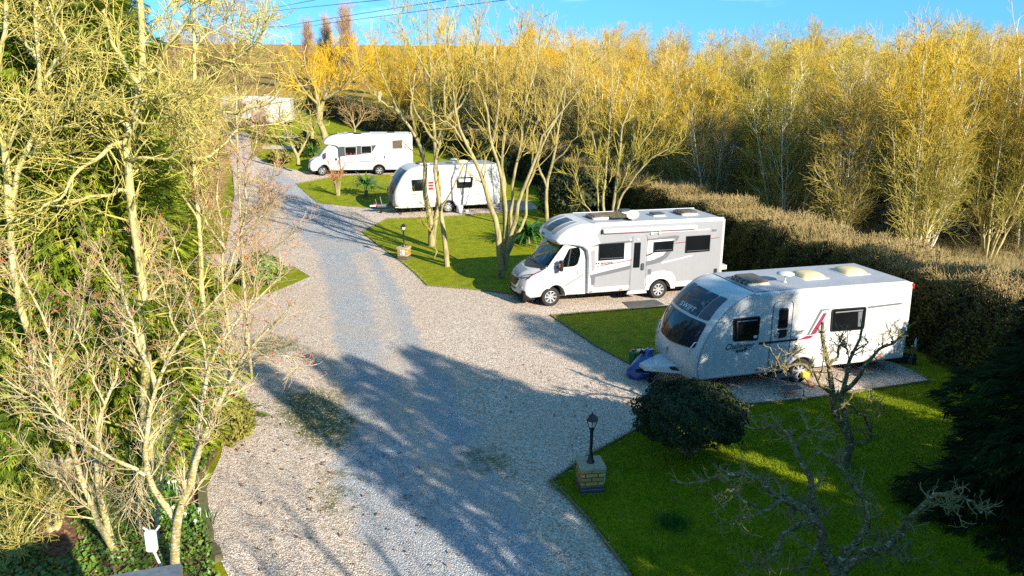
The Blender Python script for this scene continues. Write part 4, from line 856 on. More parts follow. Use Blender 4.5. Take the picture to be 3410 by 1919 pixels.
def flowers(name, label, cat, x, y, n, r, h, nf, seed, pet='daff', group=None):
    g = np.random.default_rng(seed); root = empty(name, (x, y, terr(y)), 0, label, cat, group); V, F = [], []
    for i in range(n):
        a, d = g.uniform(0, 6.28), r*math.sqrt(g.uniform(0, 1)); v, f = blades(9, .03, h, .35, .5, .009, seed*97+i, 4, np.array([d*math.cos(a), d*math.sin(a), 0]))
        o = len(V); V += v; F += [tuple(q+o for q in z) for z in f]
    link('leaves', np_mesh('leaves', V, F4=F), M['blade'], root)
    for i in range(nf):
        b = MB(); a, d = g.uniform(0, 6.28), r*math.sqrt(g.uniform(0, 1)); c = Vector((d*math.cos(a), d*math.sin(a), h*g.uniform(.85, 1.1))); dr = Vector((g.uniform(-.5, 1), -1, .2)).normalized(); u = dr.orthogonal().normalized(); w_ = dr.cross(u)
        b.rings([[c+(u*math.cos(k)+w_*math.sin(k))*(.035 if j % 2 else .018)+dr*.005 for j, k in enumerate(np.linspace(0, 6.283, 12, endpoint=False))], [c+(u*math.cos(k)+w_*math.sin(k))*.012+dr*.02 for k in np.linspace(0, 6.283, 12, endpoint=False)]], True)
        b.tube([(c.x, c.y, 0), tuple(c)], .004, 3); b.build('flower', M[pet], root)
    return root
pl = at(2248, 908); root = empty('planter_trough', pl, RAD(-24), 'black planter trough of daffodils at the rear corner of the near caravan', 'planter')
MB().rbox((-.75, -.14, 0), (.55, .14, .24), .03).build('trough', M['black'], root, 30)
V, F = [], []
for k in range(10):
    v, f = blades(9, .05, .32, .5, .6, .010, 50+k, 4, np.array([-.65+.12*k, 0, .22])); o = len(V); V += v; F += [tuple(q+o for q in z) for z in f]
link('leaves', np_mesh('leaves', V, F4=F), M['blade'], root)
for k in range(6): MB().lathe([(.004, 0), (.03, .01), (.035, .02), (.012, .045)], (-.6+.2*k, -.03, .42+.03*(k % 3)), 'z', 7).build('flower', M['daff'], root)
root = empty('marker_stake', at(2288, 925), 0, 'thin wooden stakes with a white cap beside the planter trough', 'stake')
MB().tube([(0, 0, 0), (.06, 0, .75)], .012, 6).tube([(-.08, 0, 0), (.05, 0, .72)], .012, 6).build('stick', M['wood'], root, 40); MB().lathe([(.02, 0), (.035, .05), (.03, .16), (.012, .26)], (.06, 0, .60), 'z', 10).build('cap', M['white2'], root, 40)
p = at(1157, 536); root = empty('water_barrel', p, 0, 'white plastic water barrel by the wheel of the half hidden caravan', 'barrel')
MB().lathe([(.17, 0), (.20, .03), (.20, .42), (.17, .45), (.06, .46)], (0, 0, 0), 'z', 18).build('drum', M['white2'], root, 40); MB().tube([(-.17, 0, .40), (-.1, 0, .50), (.1, 0, .50), (.17, 0, .40)], .015, 6).build('handle', M['seam'], root, 40)
p = at(1174, 534); root = empty('small_pot', p, 0, 'small white pot on gravel beside the white water barrel', 'pot'); MB().lathe([(.07, 0), (.11, .04), (.12, .14), (.10, .15)], (0, 0, 0), 'z', 14).build('bowl', M['white2'], root, 40)
# orange hook-up cable by the far motorhome
q = [at(962, 432), at(968, 436), at(975, 441), at(984, 443), at(995, 442)]; q[0] = q[0]+np.array([0, .3, .45])
tag(MB().tube([tuple(a+np.array([0, 0, .02])) for a in catmull(q, 5)], .018, 5).build('hookup_cable', M['orange'], None, 60), 'orange hook-up cable hanging under the farther all white motorhome', 'cable')
# mossy kerb stones by the left bed
M['moss'] = leaf('mossy stone', [(.09, .08, .04), (.13, .12, .055), (.075, .085, .02)], 6, .95)
for k, (a, c, w_) in enumerate((((500, 1205), (528, 1372), .20), ((536, 1382), (548, 1415), .17))):
    p0, p1 = at(*a), at(*c); d = Vector(p1-p0); n = Vector((-d.y, d.x, 0)).normalized(); g = np.random.default_rng(k); rings = []
    for t in np.linspace(0, 1, 9):
        cc = Vector(p0)+d*t+n*g.uniform(-.02, .02); ww = w_*g.uniform(.8, 1.0)*(.75 if t in (0, 1) else 1)
        rings.append([cc+n*x*ww/2+Vector((0, 0, z+g.uniform(-.01, .01))) for x, z in ((1, -.05), (1, .08), (.75, .13), (-.75, .13), (-1, .08), (-1, -.05))])
    tag(MB().rings(rings).build('kerb_stone', M['moss'], None, 40), ['long mossy kerb stone between the left flower bed and the gravel', 'short mossy end stone of the kerb at the bottom of the left bed'][k], 'kerb stone', 'mossy kerb stones')
# flat roof corner, wifi aerial, bird box, cut stump
RZ = 3.0; c1, c2, c3 = at(455, 1416, RZ), at(225, 1456, RZ), at(463, 1620, RZ); d = (c2-c1)*1.8; e = (c3-c1)
root = empty('porch_building', (c1[0], c1[1], 0), 0, 'flat grey felt roof corner of the house below the birch trunks', 'building')
q = [Vector((0, 0, 0)), Vector((d[0], d[1], 0)), Vector((d[0]+e[0], d[1]+e[1], 0)), Vector((e[0], e[1], 0))]; ctr = sum(q, Vector())/4
MB().rings([[v+Vector((0, 0, RZ-.14)) for v in q], [v+Vector((0, 0, RZ-.01)) for v in q], [v+(ctr-v)*.01+Vector((0, 0, RZ)) for v in q]]).build('roof', M['felt'], root, 20)
MB().rings([[ctr+(v-ctr)*1.012+Vector((0, 0, RZ-.22)) for v in q], [ctr+(v-ctr)*1.012+Vector((0, 0, RZ-.03)) for v in q]]).build('fascia', M['wood'], root, 20)
MB().rings([[ctr+(v-ctr)*.93+Vector((0, 0, 0)) for v in q], [ctr+(v-ctr)*.93+Vector((0, 0, RZ-.14)) for v in q]]).build('wall', M['brick'], root, 20)
def S3(u, v, y): return Vector(P3(u, v, y))
y_ = 6.62; root = empty('wifi_aerial', S3(536, 1886, y_), 0, 'white weatherproof wifi box with two stub aerials on a bent pole above the grey roof', 'aerial'); o0 = S3(536, 1886, y_)
bx = [S3(490, 1836, y_)-o0, S3(517, 1768, y_)-o0]; pl0 = S3(510, 1836, y_)-o0
MB().rbox((bx[0].x, -.025, bx[0].z), (bx[1].x, .025, bx[1].z), .018, axis=1).build('box', M['white2'], root, 40)
MB().tube([(0, 0, -.05), (0, 0, 0), (pl0.x+.03, 0, pl0.z*.55), (pl0.x, 0, pl0.z+.03)], .013, 8).build('pole', M['white2'], root, 40)
for u0, v0, u1, v1 in ((496, 1772, 476, 1757), (514, 1774, 531, 1752)):
    a_, b_ = S3(u0, v0, y_)-o0, S3(u1, v1, y_)-o0; MB().tube([a_, (a_+b_)/2, b_], [.009, .011, .011], 8).build('stub_aerial', M['white2'], root, 40)
y_ = 12.6; pb = S3(283, 1560, y_); root = empty('bird_box', (pb.x, pb.y, 0), RAD(-25), 'small timber nest box with pitched roof and orange front in the left bed', 'bird box')
zz = pb.z-.16; M['orangewood'] = plain('orange stained wood', (.55, .24, .04), .6, .25, 8)
MB().tube([(0, .05, 0), (0, .05, zz+.05)], .035, 8).build('post', M['wood'], root, 40)
MB().prism([(-.11, zz), (.11, zz), (.11, zz+.20), (0, zz+.29), (-.11, zz+.20)], lambda p_, t_: (p_[0], t_, p_[1]), -.12, .12).build('box', M['wood'], root, 20)
MB().prism([(-.09, zz+.02), (.09, zz+.02), (.09, zz+.19), (0, zz+.26), (-.09, zz+.19)], lambda p_, t_: (p_[0], -t_, p_[1]), .118, .132).build('front', M['orangewood'], root, 20)
for sg in (1, -1): MB().rings([[(sg*.15, -.16, zz+.16), (sg*.15, .15, zz+.16), (0, .15, zz+.30), (0, -.16, zz+.30)], [(sg*.15, -.16, zz+.18), (sg*.15, .15, zz+.18), (0, .15, zz+.32), (0, -.16, zz+.32)]]).build('roof_board', M['felt'], root, 20)
M['stump'] = bark('peeling pale bark', (.30, .20, .07), (.48, .36, .16), (.60, .50, .30), 7, .4)
for k, (u, v, y_, r, h, lab) in enumerate(((215, 1600, 12.4, .19, .85, 'tall pale cut tree stump with peeling bark beside the nest box'), (165, 1690, 11.6, .09, .35, 'short thin pale cut stump at the lower left of the bed'))):
    b_ = S3(u, v, y_); r0 = np.random.default_rng(k); root = empty('tree_stump', (b_.x, b_.y, 0), 0, lab, 'stump', 'cut stumps in the left bed'); prof = [(r*1.25, 0), (r*1.02, .12), (r, b_.z*.5+h*.3), (r*.96, b_.z+h*.45), (r*.9, b_.z+h*.5)]
    MB().lathe(prof, (0, 0, 0), 'z', 18).build('trunk', M['stump'], root, 40); MB().lathe([(r*.88, 0), (r*.86, .012)], (0, 0, b_.z+h*.5), 'z', 18).build('cut_face', M['cream'], root, 30)
# ------------------------------------------------------------------ vegetation
def unit(a): return a/(np.linalg.norm(a, axis=-1, keepdims=True)+1e-9)
def resample(p, k):
    p = np.asarray(p, float); L = np.concatenate([[0], np.cumsum(np.linalg.norm(np.diff(p, axis=0), axis=1))]); t = np.linspace(0, L[-1], k)
    return np.stack([np.interp(t, L, p[:, i]) for i in range(3)], 1)
def kids(P, R, dens, L, ang, trop, wig, k, rr, rmin, g, t0=.2, t1=1.0, tip=.5, rcap=9, grav=(0, 0, 1)):
    """side shoots on a batch of branches P (N,k,3) with radii R (N,k)"""
    N, kk, _ = P.shape; ln = np.linalg.norm(np.diff(P, axis=1), axis=2).sum(1)
    idx = np.repeat(np.arange(N), g.poisson(np.maximum(dens*ln*(t1-t0), .0)))
    if not len(idx): return np.zeros((0, k, 3)), np.zeros((0, k))
    t = g.uniform(t0, t1, len(idx)); f = t*(kk-1); i = np.minimum(f.astype(int), kk-2); w = (f-i)[:, None]
    p = P[idx, i]*(1-w)+P[idx, i+1]*w; tg = unit(P[idx, i+1]-P[idx, i]); r0 = R[idx, i]*(1-w[:, 0])+R[idx, i+1]*w[:, 0]
    pr = unit(np.cross(tg, g.normal(size=tg.shape))); a = np.radians(ang)*g.uniform(.6, 1.35, len(idx))
    d = unit(tg*np.cos(a)[:, None]+pr*np.sin(a)[:, None]); ll = L*(1-tip*t)*g.uniform(.5, 1.25, len(idx)); st = (ll/(k-1))[:, None]
    out = [p]
    for j in range(k-1):
        d = unit(d+np.array(grav)*trop+g.normal(size=d.shape)*wig); p = p+d*st; out.append(p)
    rb = np.minimum(np.maximum(r0*rr*g.uniform(.8, 1.1, len(idx)), rmin), rcap); s = np.linspace(0, 1, k)
    return np.stack(out, 1), np.maximum(rb[:, None]*(1-s*.75), rmin*.75)
def tubes(groups):
    """[(P, R, sides)] -> one mesh worth of vertices and quads"""
    V, F, n0 = [], [], 0
    for P, R, n in groups:
        N, k, _ = P.shape
        if not N: continue
        T = np.empty_like(P); T[:, 1:-1] = P[:, 2:]-P[:, :-2]; T[:, 0] = P[:, 1]-P[:, 0]; T[:, -1] = P[:, -1]-P[:, -2]; T = unit(T)
        ref = np.where(np.abs(T[:, :1, 2:3]) > .9, np.array([1., 0, 0]), np.array([0, 0, 1.])); A_ = unit(np.cross(T, np.broadcast_to(ref, T.shape))); B_ = np.cross(T, A_)
        th = np.arange(n)*2*np.pi/n
        v = P[:, :, None]+R[:, :, None, None]*(A_[:, :, None]*np.cos(th)[:, None]+B_[:, :, None]*np.sin(th)[:, None])
        i = np.arange(N)[:, None, None]*k*n+np.arange(k-1)[None, :, None]*n; j = np.arange(n)[None, None]; j2 = (j+1) % n
        F.append(np.stack([i+j, i+j2, i+n+j2, i+n+j], -1).reshape(-1, 4)+n0); V.append(v.reshape(-1, 3)); n0 += N*k*n
    return np.concatenate(V), np.concatenate(F)
def tube_obj(name, groups, m, parent, smooth=True):
    V, F = tubes(groups); me = np_mesh(name, V, F4=F)
    if smooth: me.shade_smooth()
    return link(name, me, m, parent)
def stems_to(stems, k=14, base=(0, 0, 0)):
    P = np.stack([resample(catmull(s[0], 4), k) for s in stems])-np.array(base); t = np.linspace(0, 1, k)
    return P, np.stack([s[1]+(s[2]-s[1])*t**.8 for s in stems])
BK = {
 'alder': bark('lichened alder bark', (.20, .175, .05), (.36, .32, .12), (.52, .48, .28), 10, .35, 0, .5),
 'birch': bark('white birch bark', (.22, .175, .05), (.34, .28, .10), (.46, .40, .21), 9, .45, 0, .5, (.08, .06, .03, .62, .58, .49, .545)),
 'driveside': bark('pale olive bark', (.13, .11, .05), (.27, .23, .10), (.36, .31, .17), 9, .25, 0, .5),
 'apple': bark('lichen spotted dark bark', (.05, .042, .02), (.12, .10, .042), (.25, .22, .12), 11, .6, 0, .7, (.03, .025, .012, .50, .48, .36, .585)),
 'willow': bark('olive willow stems', (.22, .18, .06), (.42, .35, .15), (.60, .52, .28), 7, .3, .35, .4),
 'paletree': bark('chalky pale stems', (.40, .36, .24), (.58, .54, .40), (.70, .66, .55), 8, .4, 0, .4)}
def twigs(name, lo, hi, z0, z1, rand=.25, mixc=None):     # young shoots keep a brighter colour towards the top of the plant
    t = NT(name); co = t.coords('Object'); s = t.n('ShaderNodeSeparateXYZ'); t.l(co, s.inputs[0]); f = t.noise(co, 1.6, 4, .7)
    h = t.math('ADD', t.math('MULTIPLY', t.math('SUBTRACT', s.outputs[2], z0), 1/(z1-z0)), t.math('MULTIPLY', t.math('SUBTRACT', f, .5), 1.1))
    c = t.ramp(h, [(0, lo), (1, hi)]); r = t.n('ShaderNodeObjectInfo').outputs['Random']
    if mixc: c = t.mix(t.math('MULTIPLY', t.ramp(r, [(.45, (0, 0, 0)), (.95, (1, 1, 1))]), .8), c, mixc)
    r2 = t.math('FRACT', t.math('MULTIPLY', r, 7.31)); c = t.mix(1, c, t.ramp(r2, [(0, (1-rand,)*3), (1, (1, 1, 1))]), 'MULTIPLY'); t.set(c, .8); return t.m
TW = {
 'gold': twigs('golden willow shoots', (.36, .305, .06), (.62, .39, .02), 4.0, 9.2, .2, (.43, .33, .09)),
 'olive': twigs('olive willow shoots', (.33, .285, .055), (.52, .40, .045), 4.0, 10, .25),
 'tan': twigs('tan willow shoots', (.38, .30, .10), (.52, .38, .11), 3.5, 9, .25),
 'orange': twigs('orange willow shoots', (.48, .32, .03), (.62, .38, .018), 1.5, 7, .2),
 'brown': twigs('brown bare twigs', (.30, .21, .09), (.44, .28, .11), 1.5, 9, .25),
 'rosy': twigs('pinkish poplar twigs', (.36, .24, .14), (.52, .34, .22), 2, 12, .15),
 'alder': twigs('yellow green alder twigs', (.33, .29, .07), (.44, .37, .10), 1, 9, .1),
 'birch': twigs('reddish birch twigs', (.46, .38, .21), (.36, .19, .11), 3, 7, .1),
 'apple': twigs('dark apple spurs', (.17, .145, .06), (.32, .27, .12), .5, 4, .1),
 'red': twigs('red dogwood stems', (.30, .22, .08), (.45, .12, .05), .3, 1.8, .1)}
CATKIN = leaf('ochre catkins', [(.40, .27, .05), (.55, .42, .09), (.62, .55, .16)], 5, .8)
BUD = leaf('red buds', [(.35, .06, .03), (.5, .12, .06)], 5, .6)
def crooked(pts, g, amp):
    p = resample(catmull(pts, 4), 13); d = g.normal(size=p.shape)*amp; d[0] = 0; d[-1] *= .5; return list(p+d)
def hand_tree(name, label, cat, stems, bk, tw, spec, seed, group=None, catkin=0, side=6, base=None, bud=0, crook=0):
    """stems laid out by hand; side shoots grown on them. spec: rows of (density, length, angle, rise, wiggle, points, radius ratio, min radius, t0, t1)"""
    g = np.random.default_rng(seed)
    if crook: stems = [(crooked(q, g, crook), a_, b_) for q, a_, b_ in stems]
    b = np.array(stems[0][0][0], float) if base is None else np.array(base, float); b[2] = terr(b[1])
    root = empty(name, tuple(b), 0, label, cat, group); P, R = stems_to(stems, 16, b); lv = [(P, R, side)]; cur = (P, R); out = []
    for i, (dn, L, an, tr, wg, k, rr, rm, t0, t1) in enumerate(spec):
        cur = kids(*cur, dn, L, an, tr, wg, k, rr, rm, g, t0, t1); out.append((*cur, 4 if i == 0 else 3))
    tube_obj('trunk', lv, BK[bk], root); tube_obj('crown', out, TW[tw], root)
    if catkin or bud:
        tip = cur[0][:, -1]; s = tip[g.uniform(0, 1, len(tip)) < max(catkin, bud)]
        if catkin:
            q = kids(np.stack([s, s+[0, 0, -.02]], 1), np.full((len(s), 2), .006), 90, .07, 20, -.8, .15, 3, 1, .006, g, 0, 1, 0); tube_obj('catkins', [(q[0], np.full(q[1].shape, .0065), 3)], CATKIN, root)['kind'] = 'stuff'
        else:
            dd = unit(cur[0][:, -1]-cur[0][:, -2])[g.uniform(0, 1, len(tip)) < 2][:len(s)]; q = np.stack([s, s+dd*.03, s+dd*.055], 1); tube_obj('buds', [(q, np.tile(np.array([.004, .008, .002]), (len(s), 1)), 4)], BUD, root)['kind'] = 'stuff'
    return root
def Z(o, sc, pts, y0, y1=None):      # list of picture points of one stem -> points in the place, from distance y0 at its foot to y1 at its tip
    y1 = y0 if y1 is None else y1; n = len(pts); return [P3(o[0]+p[0]/sc, o[1]+p[1]/sc, y0+(y1-y0)*i/max(1, n-1)) for i, p in enumerate(pts)]
z7 = lambda pts, y0, y1=None: Z((0, 900), 1.4233, pts, y0, y1)
z1 = lambda pts, y0, y1=None: Z((0, 0), 1.51, pts, y0, y1)
zs = lambda pts, y0, y1=None: Z((0, 0), 1, pts, y0, y1)
z10 = lambda pts, y0, y1=None: Z((2560, 860), 3.0203, pts, y0, y1)
z8 = lambda pts, y0, y1=None: Z((1800, 1200), 1.6, pts, y0, y1)
def foot(pts, dx=0, dy=0):           # carry a stem whose foot is hidden down to the ground
    p = np.array(pts[0]); return [np.array([p[0]+dx, p[1]+dy, terr(p[1])-.05])]+list(pts)
# birches in the left bed
SB = [(11, .80, 42, .10, .16, 5, .42, .0056, .15, 1), (12, .34, 40, .10, .18, 4, .7, .0040, .15, 1), (7, .16, 38, .08, .15, 3, .8, .0034, .2, 1)]
hand_tree('birch_tree', 'white barked birch forking low down beside the wifi box, nearest the gravel', 'tree', [
 (foot(z7([(826, 1390), (835, 1290), (840, 1190), (900, 1020), (930, 880), (1010, 700), (1070, 590), (1180, 370), (1280, 270), (1400, 150)], 10.5, 10.0)), .085, .010),
 (z7([(840, 1195), (730, 1030), (690, 900), (700, 720), (740, 560), (850, 320), (1000, 170), (1110, 40), (1180, -60)], 10.5, 11.3), .056, .008),
 (z7([(742, 560), (690, 420), (650, 350), (590, 130), (510, 0), (440, -150)], 10.9, 11.9), .042, .008),
 (z7([(915, 910), (960, 640), (985, 480), (1030, 370), (1110, 260), (1190, 170), (1340, 20)], 10.4, 11.2), .048, .008),
 (z7([(985, 480), (960, 330), (900, 180), (870, 20), (820, -160)], 10.7, 11.5), .022, .006),
 (z7([(1180, 372), (1170, 240), (1200, 90), (1240, -60)], 10.1, 9.8), .018, .005),
 (z7([(850, 320), (800, 200), (760, 60), (700, -120)], 10.9, 10.3), .02, .005),
 (z7([(1060, 600), (1180, 420), (1270, 400), (1390, 420), (1420, 470)], 10.2, 9.6), .012, .005),
 (z7([(690, 905), (640, 990), (600, 1110), (565, 1210)], 10.5, 10.9), .018, .008)], 'birch', 'birch', SB, 11, 'birches in the left bed', bud=.28, side=8, crook=.016)
hand_tree('birch_tree', 'leaning white birch left of the wifi box, with a long limb crossing its neighbour', 'tree', [
 (foot(z7([(580, 1420), (540, 1330), (500, 1250), (440, 1140), (380, 950), (330, 830), (280, 660), (250, 500), (240, 320), (170, 150), (110, 30), (60, -120)], 10.8, 11.2)), .062, .009),
 (foot(z7([(560, 1400), (530, 1290), (500, 1170), (460, 1040), (450, 900), (455, 760), (500, 640), (560, 460), (580, 300), (540, 180)], 11.1, 12.2)), .070, .010),
 (z7([(690, 975), (540, 890), (440, 840), (340, 740), (180, 610), (60, 550), (-20, 480)], 10.6, 11.0), .034, .008),
 (z7([(290, 700), (240, 560), (160, 480), (90, 380), (20, 330)], 11, 11.4), .02, .006),
 (z7([(440, 1130), (330, 1040), (230, 950), (130, 860), (90, 800)], 10.9, 10.4), .018, .006),
 (z7([(250, 500), (330, 360), (380, 230), (400, 90), (420, -60)], 11.1, 10.7), .018, .006),
 (z7([(500, 640), (430, 480), (380, 330), (310, 220)], 11.6, 12.2), .02, .006)], 'birch', 'birch', SB, 12, 'birches in the left bed', bud=.25, side=8, crook=.016)
hand_tree('birch_tree', 'two thin dark and white birch stems standing between the forked birch and the leaning one', 'tree', [
 (foot(z7([(685, 1410), (670, 1280), (660, 1150), (665, 1010), (690, 850), (720, 700)], 11.3, 11.9)), .042, .012),
 (foot(z7([(750, 1360), (745, 1210), (750, 1080), (770, 960), (800, 820), (850, 700)], 11.2, 11.6)), .045, .010)], 'birch', 'birch', SB, 13, 'birches in the left bed', side=6)
hand_tree('birch_tree', 'slender birch with red tipped twigs leaning out over the left lawn patch and gravel', 'tree', [
 (foot(z1([(1130, 1500), (1125, 1290), (1115, 1130), (1090, 1000), (1100, 850), (1060, 700), (1075, 560)], 16.0, 16.6)), .05, .010), (z1([(1130, 1430), (1200, 1200), (1250, 1040), (1230, 880), (1290, 720), (1285, 600)], 16.0, 15.4), .035, .008), (z1([(1132, 1440), (1270, 1310), (1360, 1260), (1440, 1200), (1520, 1110)], 16, 15.2), .03, .008), (z1([(1135, 1260), (1040, 1130), (1010, 1000), (940, 900), (920, 780)], 16, 16.6), .028, .008), (z1([(1215, 1200), (1320, 1080), (1370, 960), (1380, 820)], 15.8, 15), .018, .006)], 'birch', 'birch', SB, 14, 'birches in the left bed', bud=.3, side=7, crook=.016)
# alders behind them
SA = [(6.0, 1.35, 48, .05, .15, 6, .45, .011, .10, 1), (7.5, .66, 45, .05, .20, 5, .6, .0072, .12, 1), (7.5, .30, 45, .03, .22, 4, .75, .0058, .15, 1)]
hand_tree('alder_tree', 'tall lichen yellow alder with one thick straight trunk, centre of the left trees', 'tree', [
 (foot(z7([(690, 1000), (690, 880), (690, 600), (680, 300), (660, 0)], 13.2)+z1([(660, 1000), (640, 780), (645, 620), (700, 450), (715, 200), (690, -60), (680, -300)], 13.2, 13.6)[1:]), .115, .045),
 (z1([(640, 800), (740, 790), (860, 790), (900, 760), (990, 720)], 13.2, 12.6), .035, .010), (z1([(640, 720), (560, 740), (480, 800), (390, 870), (330, 960), (250, 1030), (110, 1130)], 13.2, 12.4), .045, .012),
 (z1([(650, 640), (560, 540), (470, 460), (420, 440), (350, 300), (270, 140), (200, 20)], 13.2, 13.9), .05, .012), (z1([(660, 600), (740, 500), (880, 490), (960, 450), (1010, 400)], 13.2, 12.7), .035, .008),
 (z1([(700, 450), (780, 340), (830, 280), (900, 170), (980, 60), (1020, -60)], 13.3, 12.9), .04, .010), (z1([(700, 420), (600, 260), (560, 200), (530, 60), (520, -80)], 13.3, 13.8), .045, .015),
 (z1([(715, 220), (800, 120), (850, 20), (880, -120)], 13.4, 13.8), .03, .008), (z1([(650, 680), (540, 700), (400, 690), (330, 720)], 13.2, 14.0), .03, .008),
 (z1([(640, 960), (500, 990), (350, 1020), (180, 1060), (80, 1110)], 13.2, 12.5), .035, .010), (z1([(655, 560), (740, 620), (830, 600), (900, 570), (1000, 470)], 13.2, 12.3), .03, .008)], 'alder', 'alder', SA, 21, 'alders on the left', catkin=.05, side=8, crook=.03)
hand_tree('alder_tree', 'tall lichen yellow alder at the left edge of the picture, splitting into two leaning stems', 'tree', [
 (foot(z1([(90, 1420), (75, 1250), (65, 1100), (90, 930), (130, 780), (185, 640), (195, 480), (185, 300), (180, 100), (190, -100)], 12.6, 13.0)), .085, .03),
 (z1([(60, 1120), (35, 1000), (10, 860), (20, 700), (-10, 500), (10, 200), (30, 0)], 12.6, 12.9), .075, .03),
 (z1([(185, 640), (280, 560), (400, 490), (470, 480), (560, 430)], 12.8, 12.2), .04, .010), (z1([(190, 440), (280, 300), (340, 260), (310, 180), (270, 80), (330, -20)], 12.9, 12.5), .045, .012),
 (z1([(140, 780), (220, 700), (300, 640), (420, 620), (500, 640)], 12.7, 12.1), .032, .009), (z1([(20, 760), (60, 690), (110, 560), (60, 500), (0, 490)], 12.7, 12.3), .028, .009),
 (z1([(185, 300), (120, 200), (60, 140), (20, 60)], 12.9, 13.3), .03, .009), (z1([(180, 150), (230, 60), (270, -40), (290, -200)], 13, 13.3), .03, .010)], 'alder', 'alder', SA, 22, 'alders on the left', catkin=.05, side=8, crook=.03)
hand_tree('alder_tree', 'alder with long slanting catkin limbs reaching over the drive towards the white vans', 'tree', [
 (foot(z1([(1010, 1450), (1015, 1300), (1000, 1100), (985, 900), (975, 700), (990, 500), (985, 300), (960, 100), (940, -100)], 16, 17)), .075, .03),
 (z1([(1000, 1120), (930, 1000), (870, 820), (900, 640)], 16, 15.4), .028, .008), (z1([(985, 620), (1080, 560), (1200, 560), (1300, 525), (1370, 500), (1450, 400), (1530, 330)], 16.2, 15.4), .042, .010),
 (z1([(985, 800), (1090, 760), (1190, 650), (1280, 640), (1380, 620), (1480, 600)], 16.2, 17), .036, .009), (z1([(988, 420), (1080, 330), (1180, 300), (1290, 210), (1340, 130), (1400, 60)], 16.4, 15.8), .036, .009),
 (z1([(980, 250), (1060, 160), (1150, 120), (1230, 110), (1320, 70)], 16.6, 17.2), .03, .008), (z1([(975, 720), (900, 600), (830, 560), (760, 500)], 16.2, 16.8), .03, .008)], 'alder', 'alder', SA, 23, 'alders on the left', catkin=.09, side=7, crook=.03)
hand_tree('birch_tree', 'slim upright birch with fine drooping purple twigs, beside the drive behind the alders', 'tree', [
 (foot(z1([(1225, 1420), (1215, 1200), (1200, 900), (1190, 600), (1180, 300), (1165, 0), (1150, -250)], 18.5, 19.5)), .04, .015),
 (z1([(1215, 1150), (1290, 1030), (1350, 950)], 18.6, 18), .018, .006), (z1([(1195, 760), (1120, 640), (1080, 520)], 18.8, 19.3), .02, .006), (z1([(1190, 640), (1270, 500), (1310, 380)], 18.9, 19.4), .02, .006), (z1([(1180, 350), (1110, 230), (1080, 80)], 19.2, 18.8), .02, .006), (z1([(1178, 300), (1260, 180), (1290, 20)], 19.2, 19.8), .02, .006)],
 'birch', 'brown', [(5, 1.3, 45, .02, .12, 6, .5, .008, .1, 1), (7, .8, 45, -.18, .12, 5, .6, .006, .2, 1), (5, .45, 35, -.25, .1, 4, .8, .0055, .2, 1)], 24, 'birches in the left bed')
# pruned apple trees on the near lawn
SP = [(11, .42, 60, .16, .30, 6, .5, .009, .30, 1), (15, .22, 58, .14, .30, 5, .65, .0065, .15, 1), (12, .10, 55, .1, .25, 3, .8, .005, .2, 1)]
y_ = 14.1
hand_tree('apple_tree', 'pruned bare apple tree with knuckled dark spurs in front of the near caravan', 'tree', [
 (z8([(1622, 575), (1640, 480), (1648, 420)], y_)+z10([(690, 1560), (650, 1420), (625, 1210), (605, 1080), (580, 950), (545, 830), (530, 700), (540, 650)], y_, y_+.1), .105, .030),
 (z8([(1648, 430)], y_)+z10([(760, 1560), (740, 1420), (775, 1200), (820, 1020), (880, 880), (935, 770), (930, 660)], y_, y_+.7), .075, .022),
 (z10([(760, 1330), (840, 1290), (950, 1110), (1100, 930), (1230, 860), (1370, 790), (1400, 700), (1490, 650)], y_+.1, y_-.8), .050, .014),
 (z10([(615, 1340), (490, 1220), (400, 1110), (310, 1040), (150, 1100), (80, 1040), (15, 900)], y_, y_-.7), .052, .014), (z10([(600, 1090), (680, 980), (730, 830), (750, 760)], y_, y_+.6), .034, .014),
 (z10([(800, 970), (770, 890), (730, 870)], y_+.5, y_+.2), .018, .010), (z10([(830, 960), (930, 890), (1010, 840)], y_+.4, y_+.9), .022, .010), (z10([(310, 1040), (250, 970), (280, 880)], y_-.4, y_-.7), .02, .008), (z10([(1240, 860), (1220, 760), (1230, 690)], y_-.5, y_-.9), .018, .008),
 (z10([(500, 1230), (540, 1060), (520, 960)], y_-.2, y_-.6), .016, .008), (z10([(150, 1100), (60, 1090), (0, 1110)], y_-.5, y_-.3), .018, .008),
 (z8([(1645, 435), (1700, 450), (1730, 440), (1755, 380), (1740, 330), (1700, 280), (1640, 230), (1590, 240)], y_, y_-.9), .040, .012), (z8([(1690, 270), (1760, 260), (1810, 220)], y_-.7, y_-1.1), .014, .007)], 'apple', 'apple', SP, 31, 'pruned apple trees on the near lawn', side=8, crook=.022)
yb = 9.9
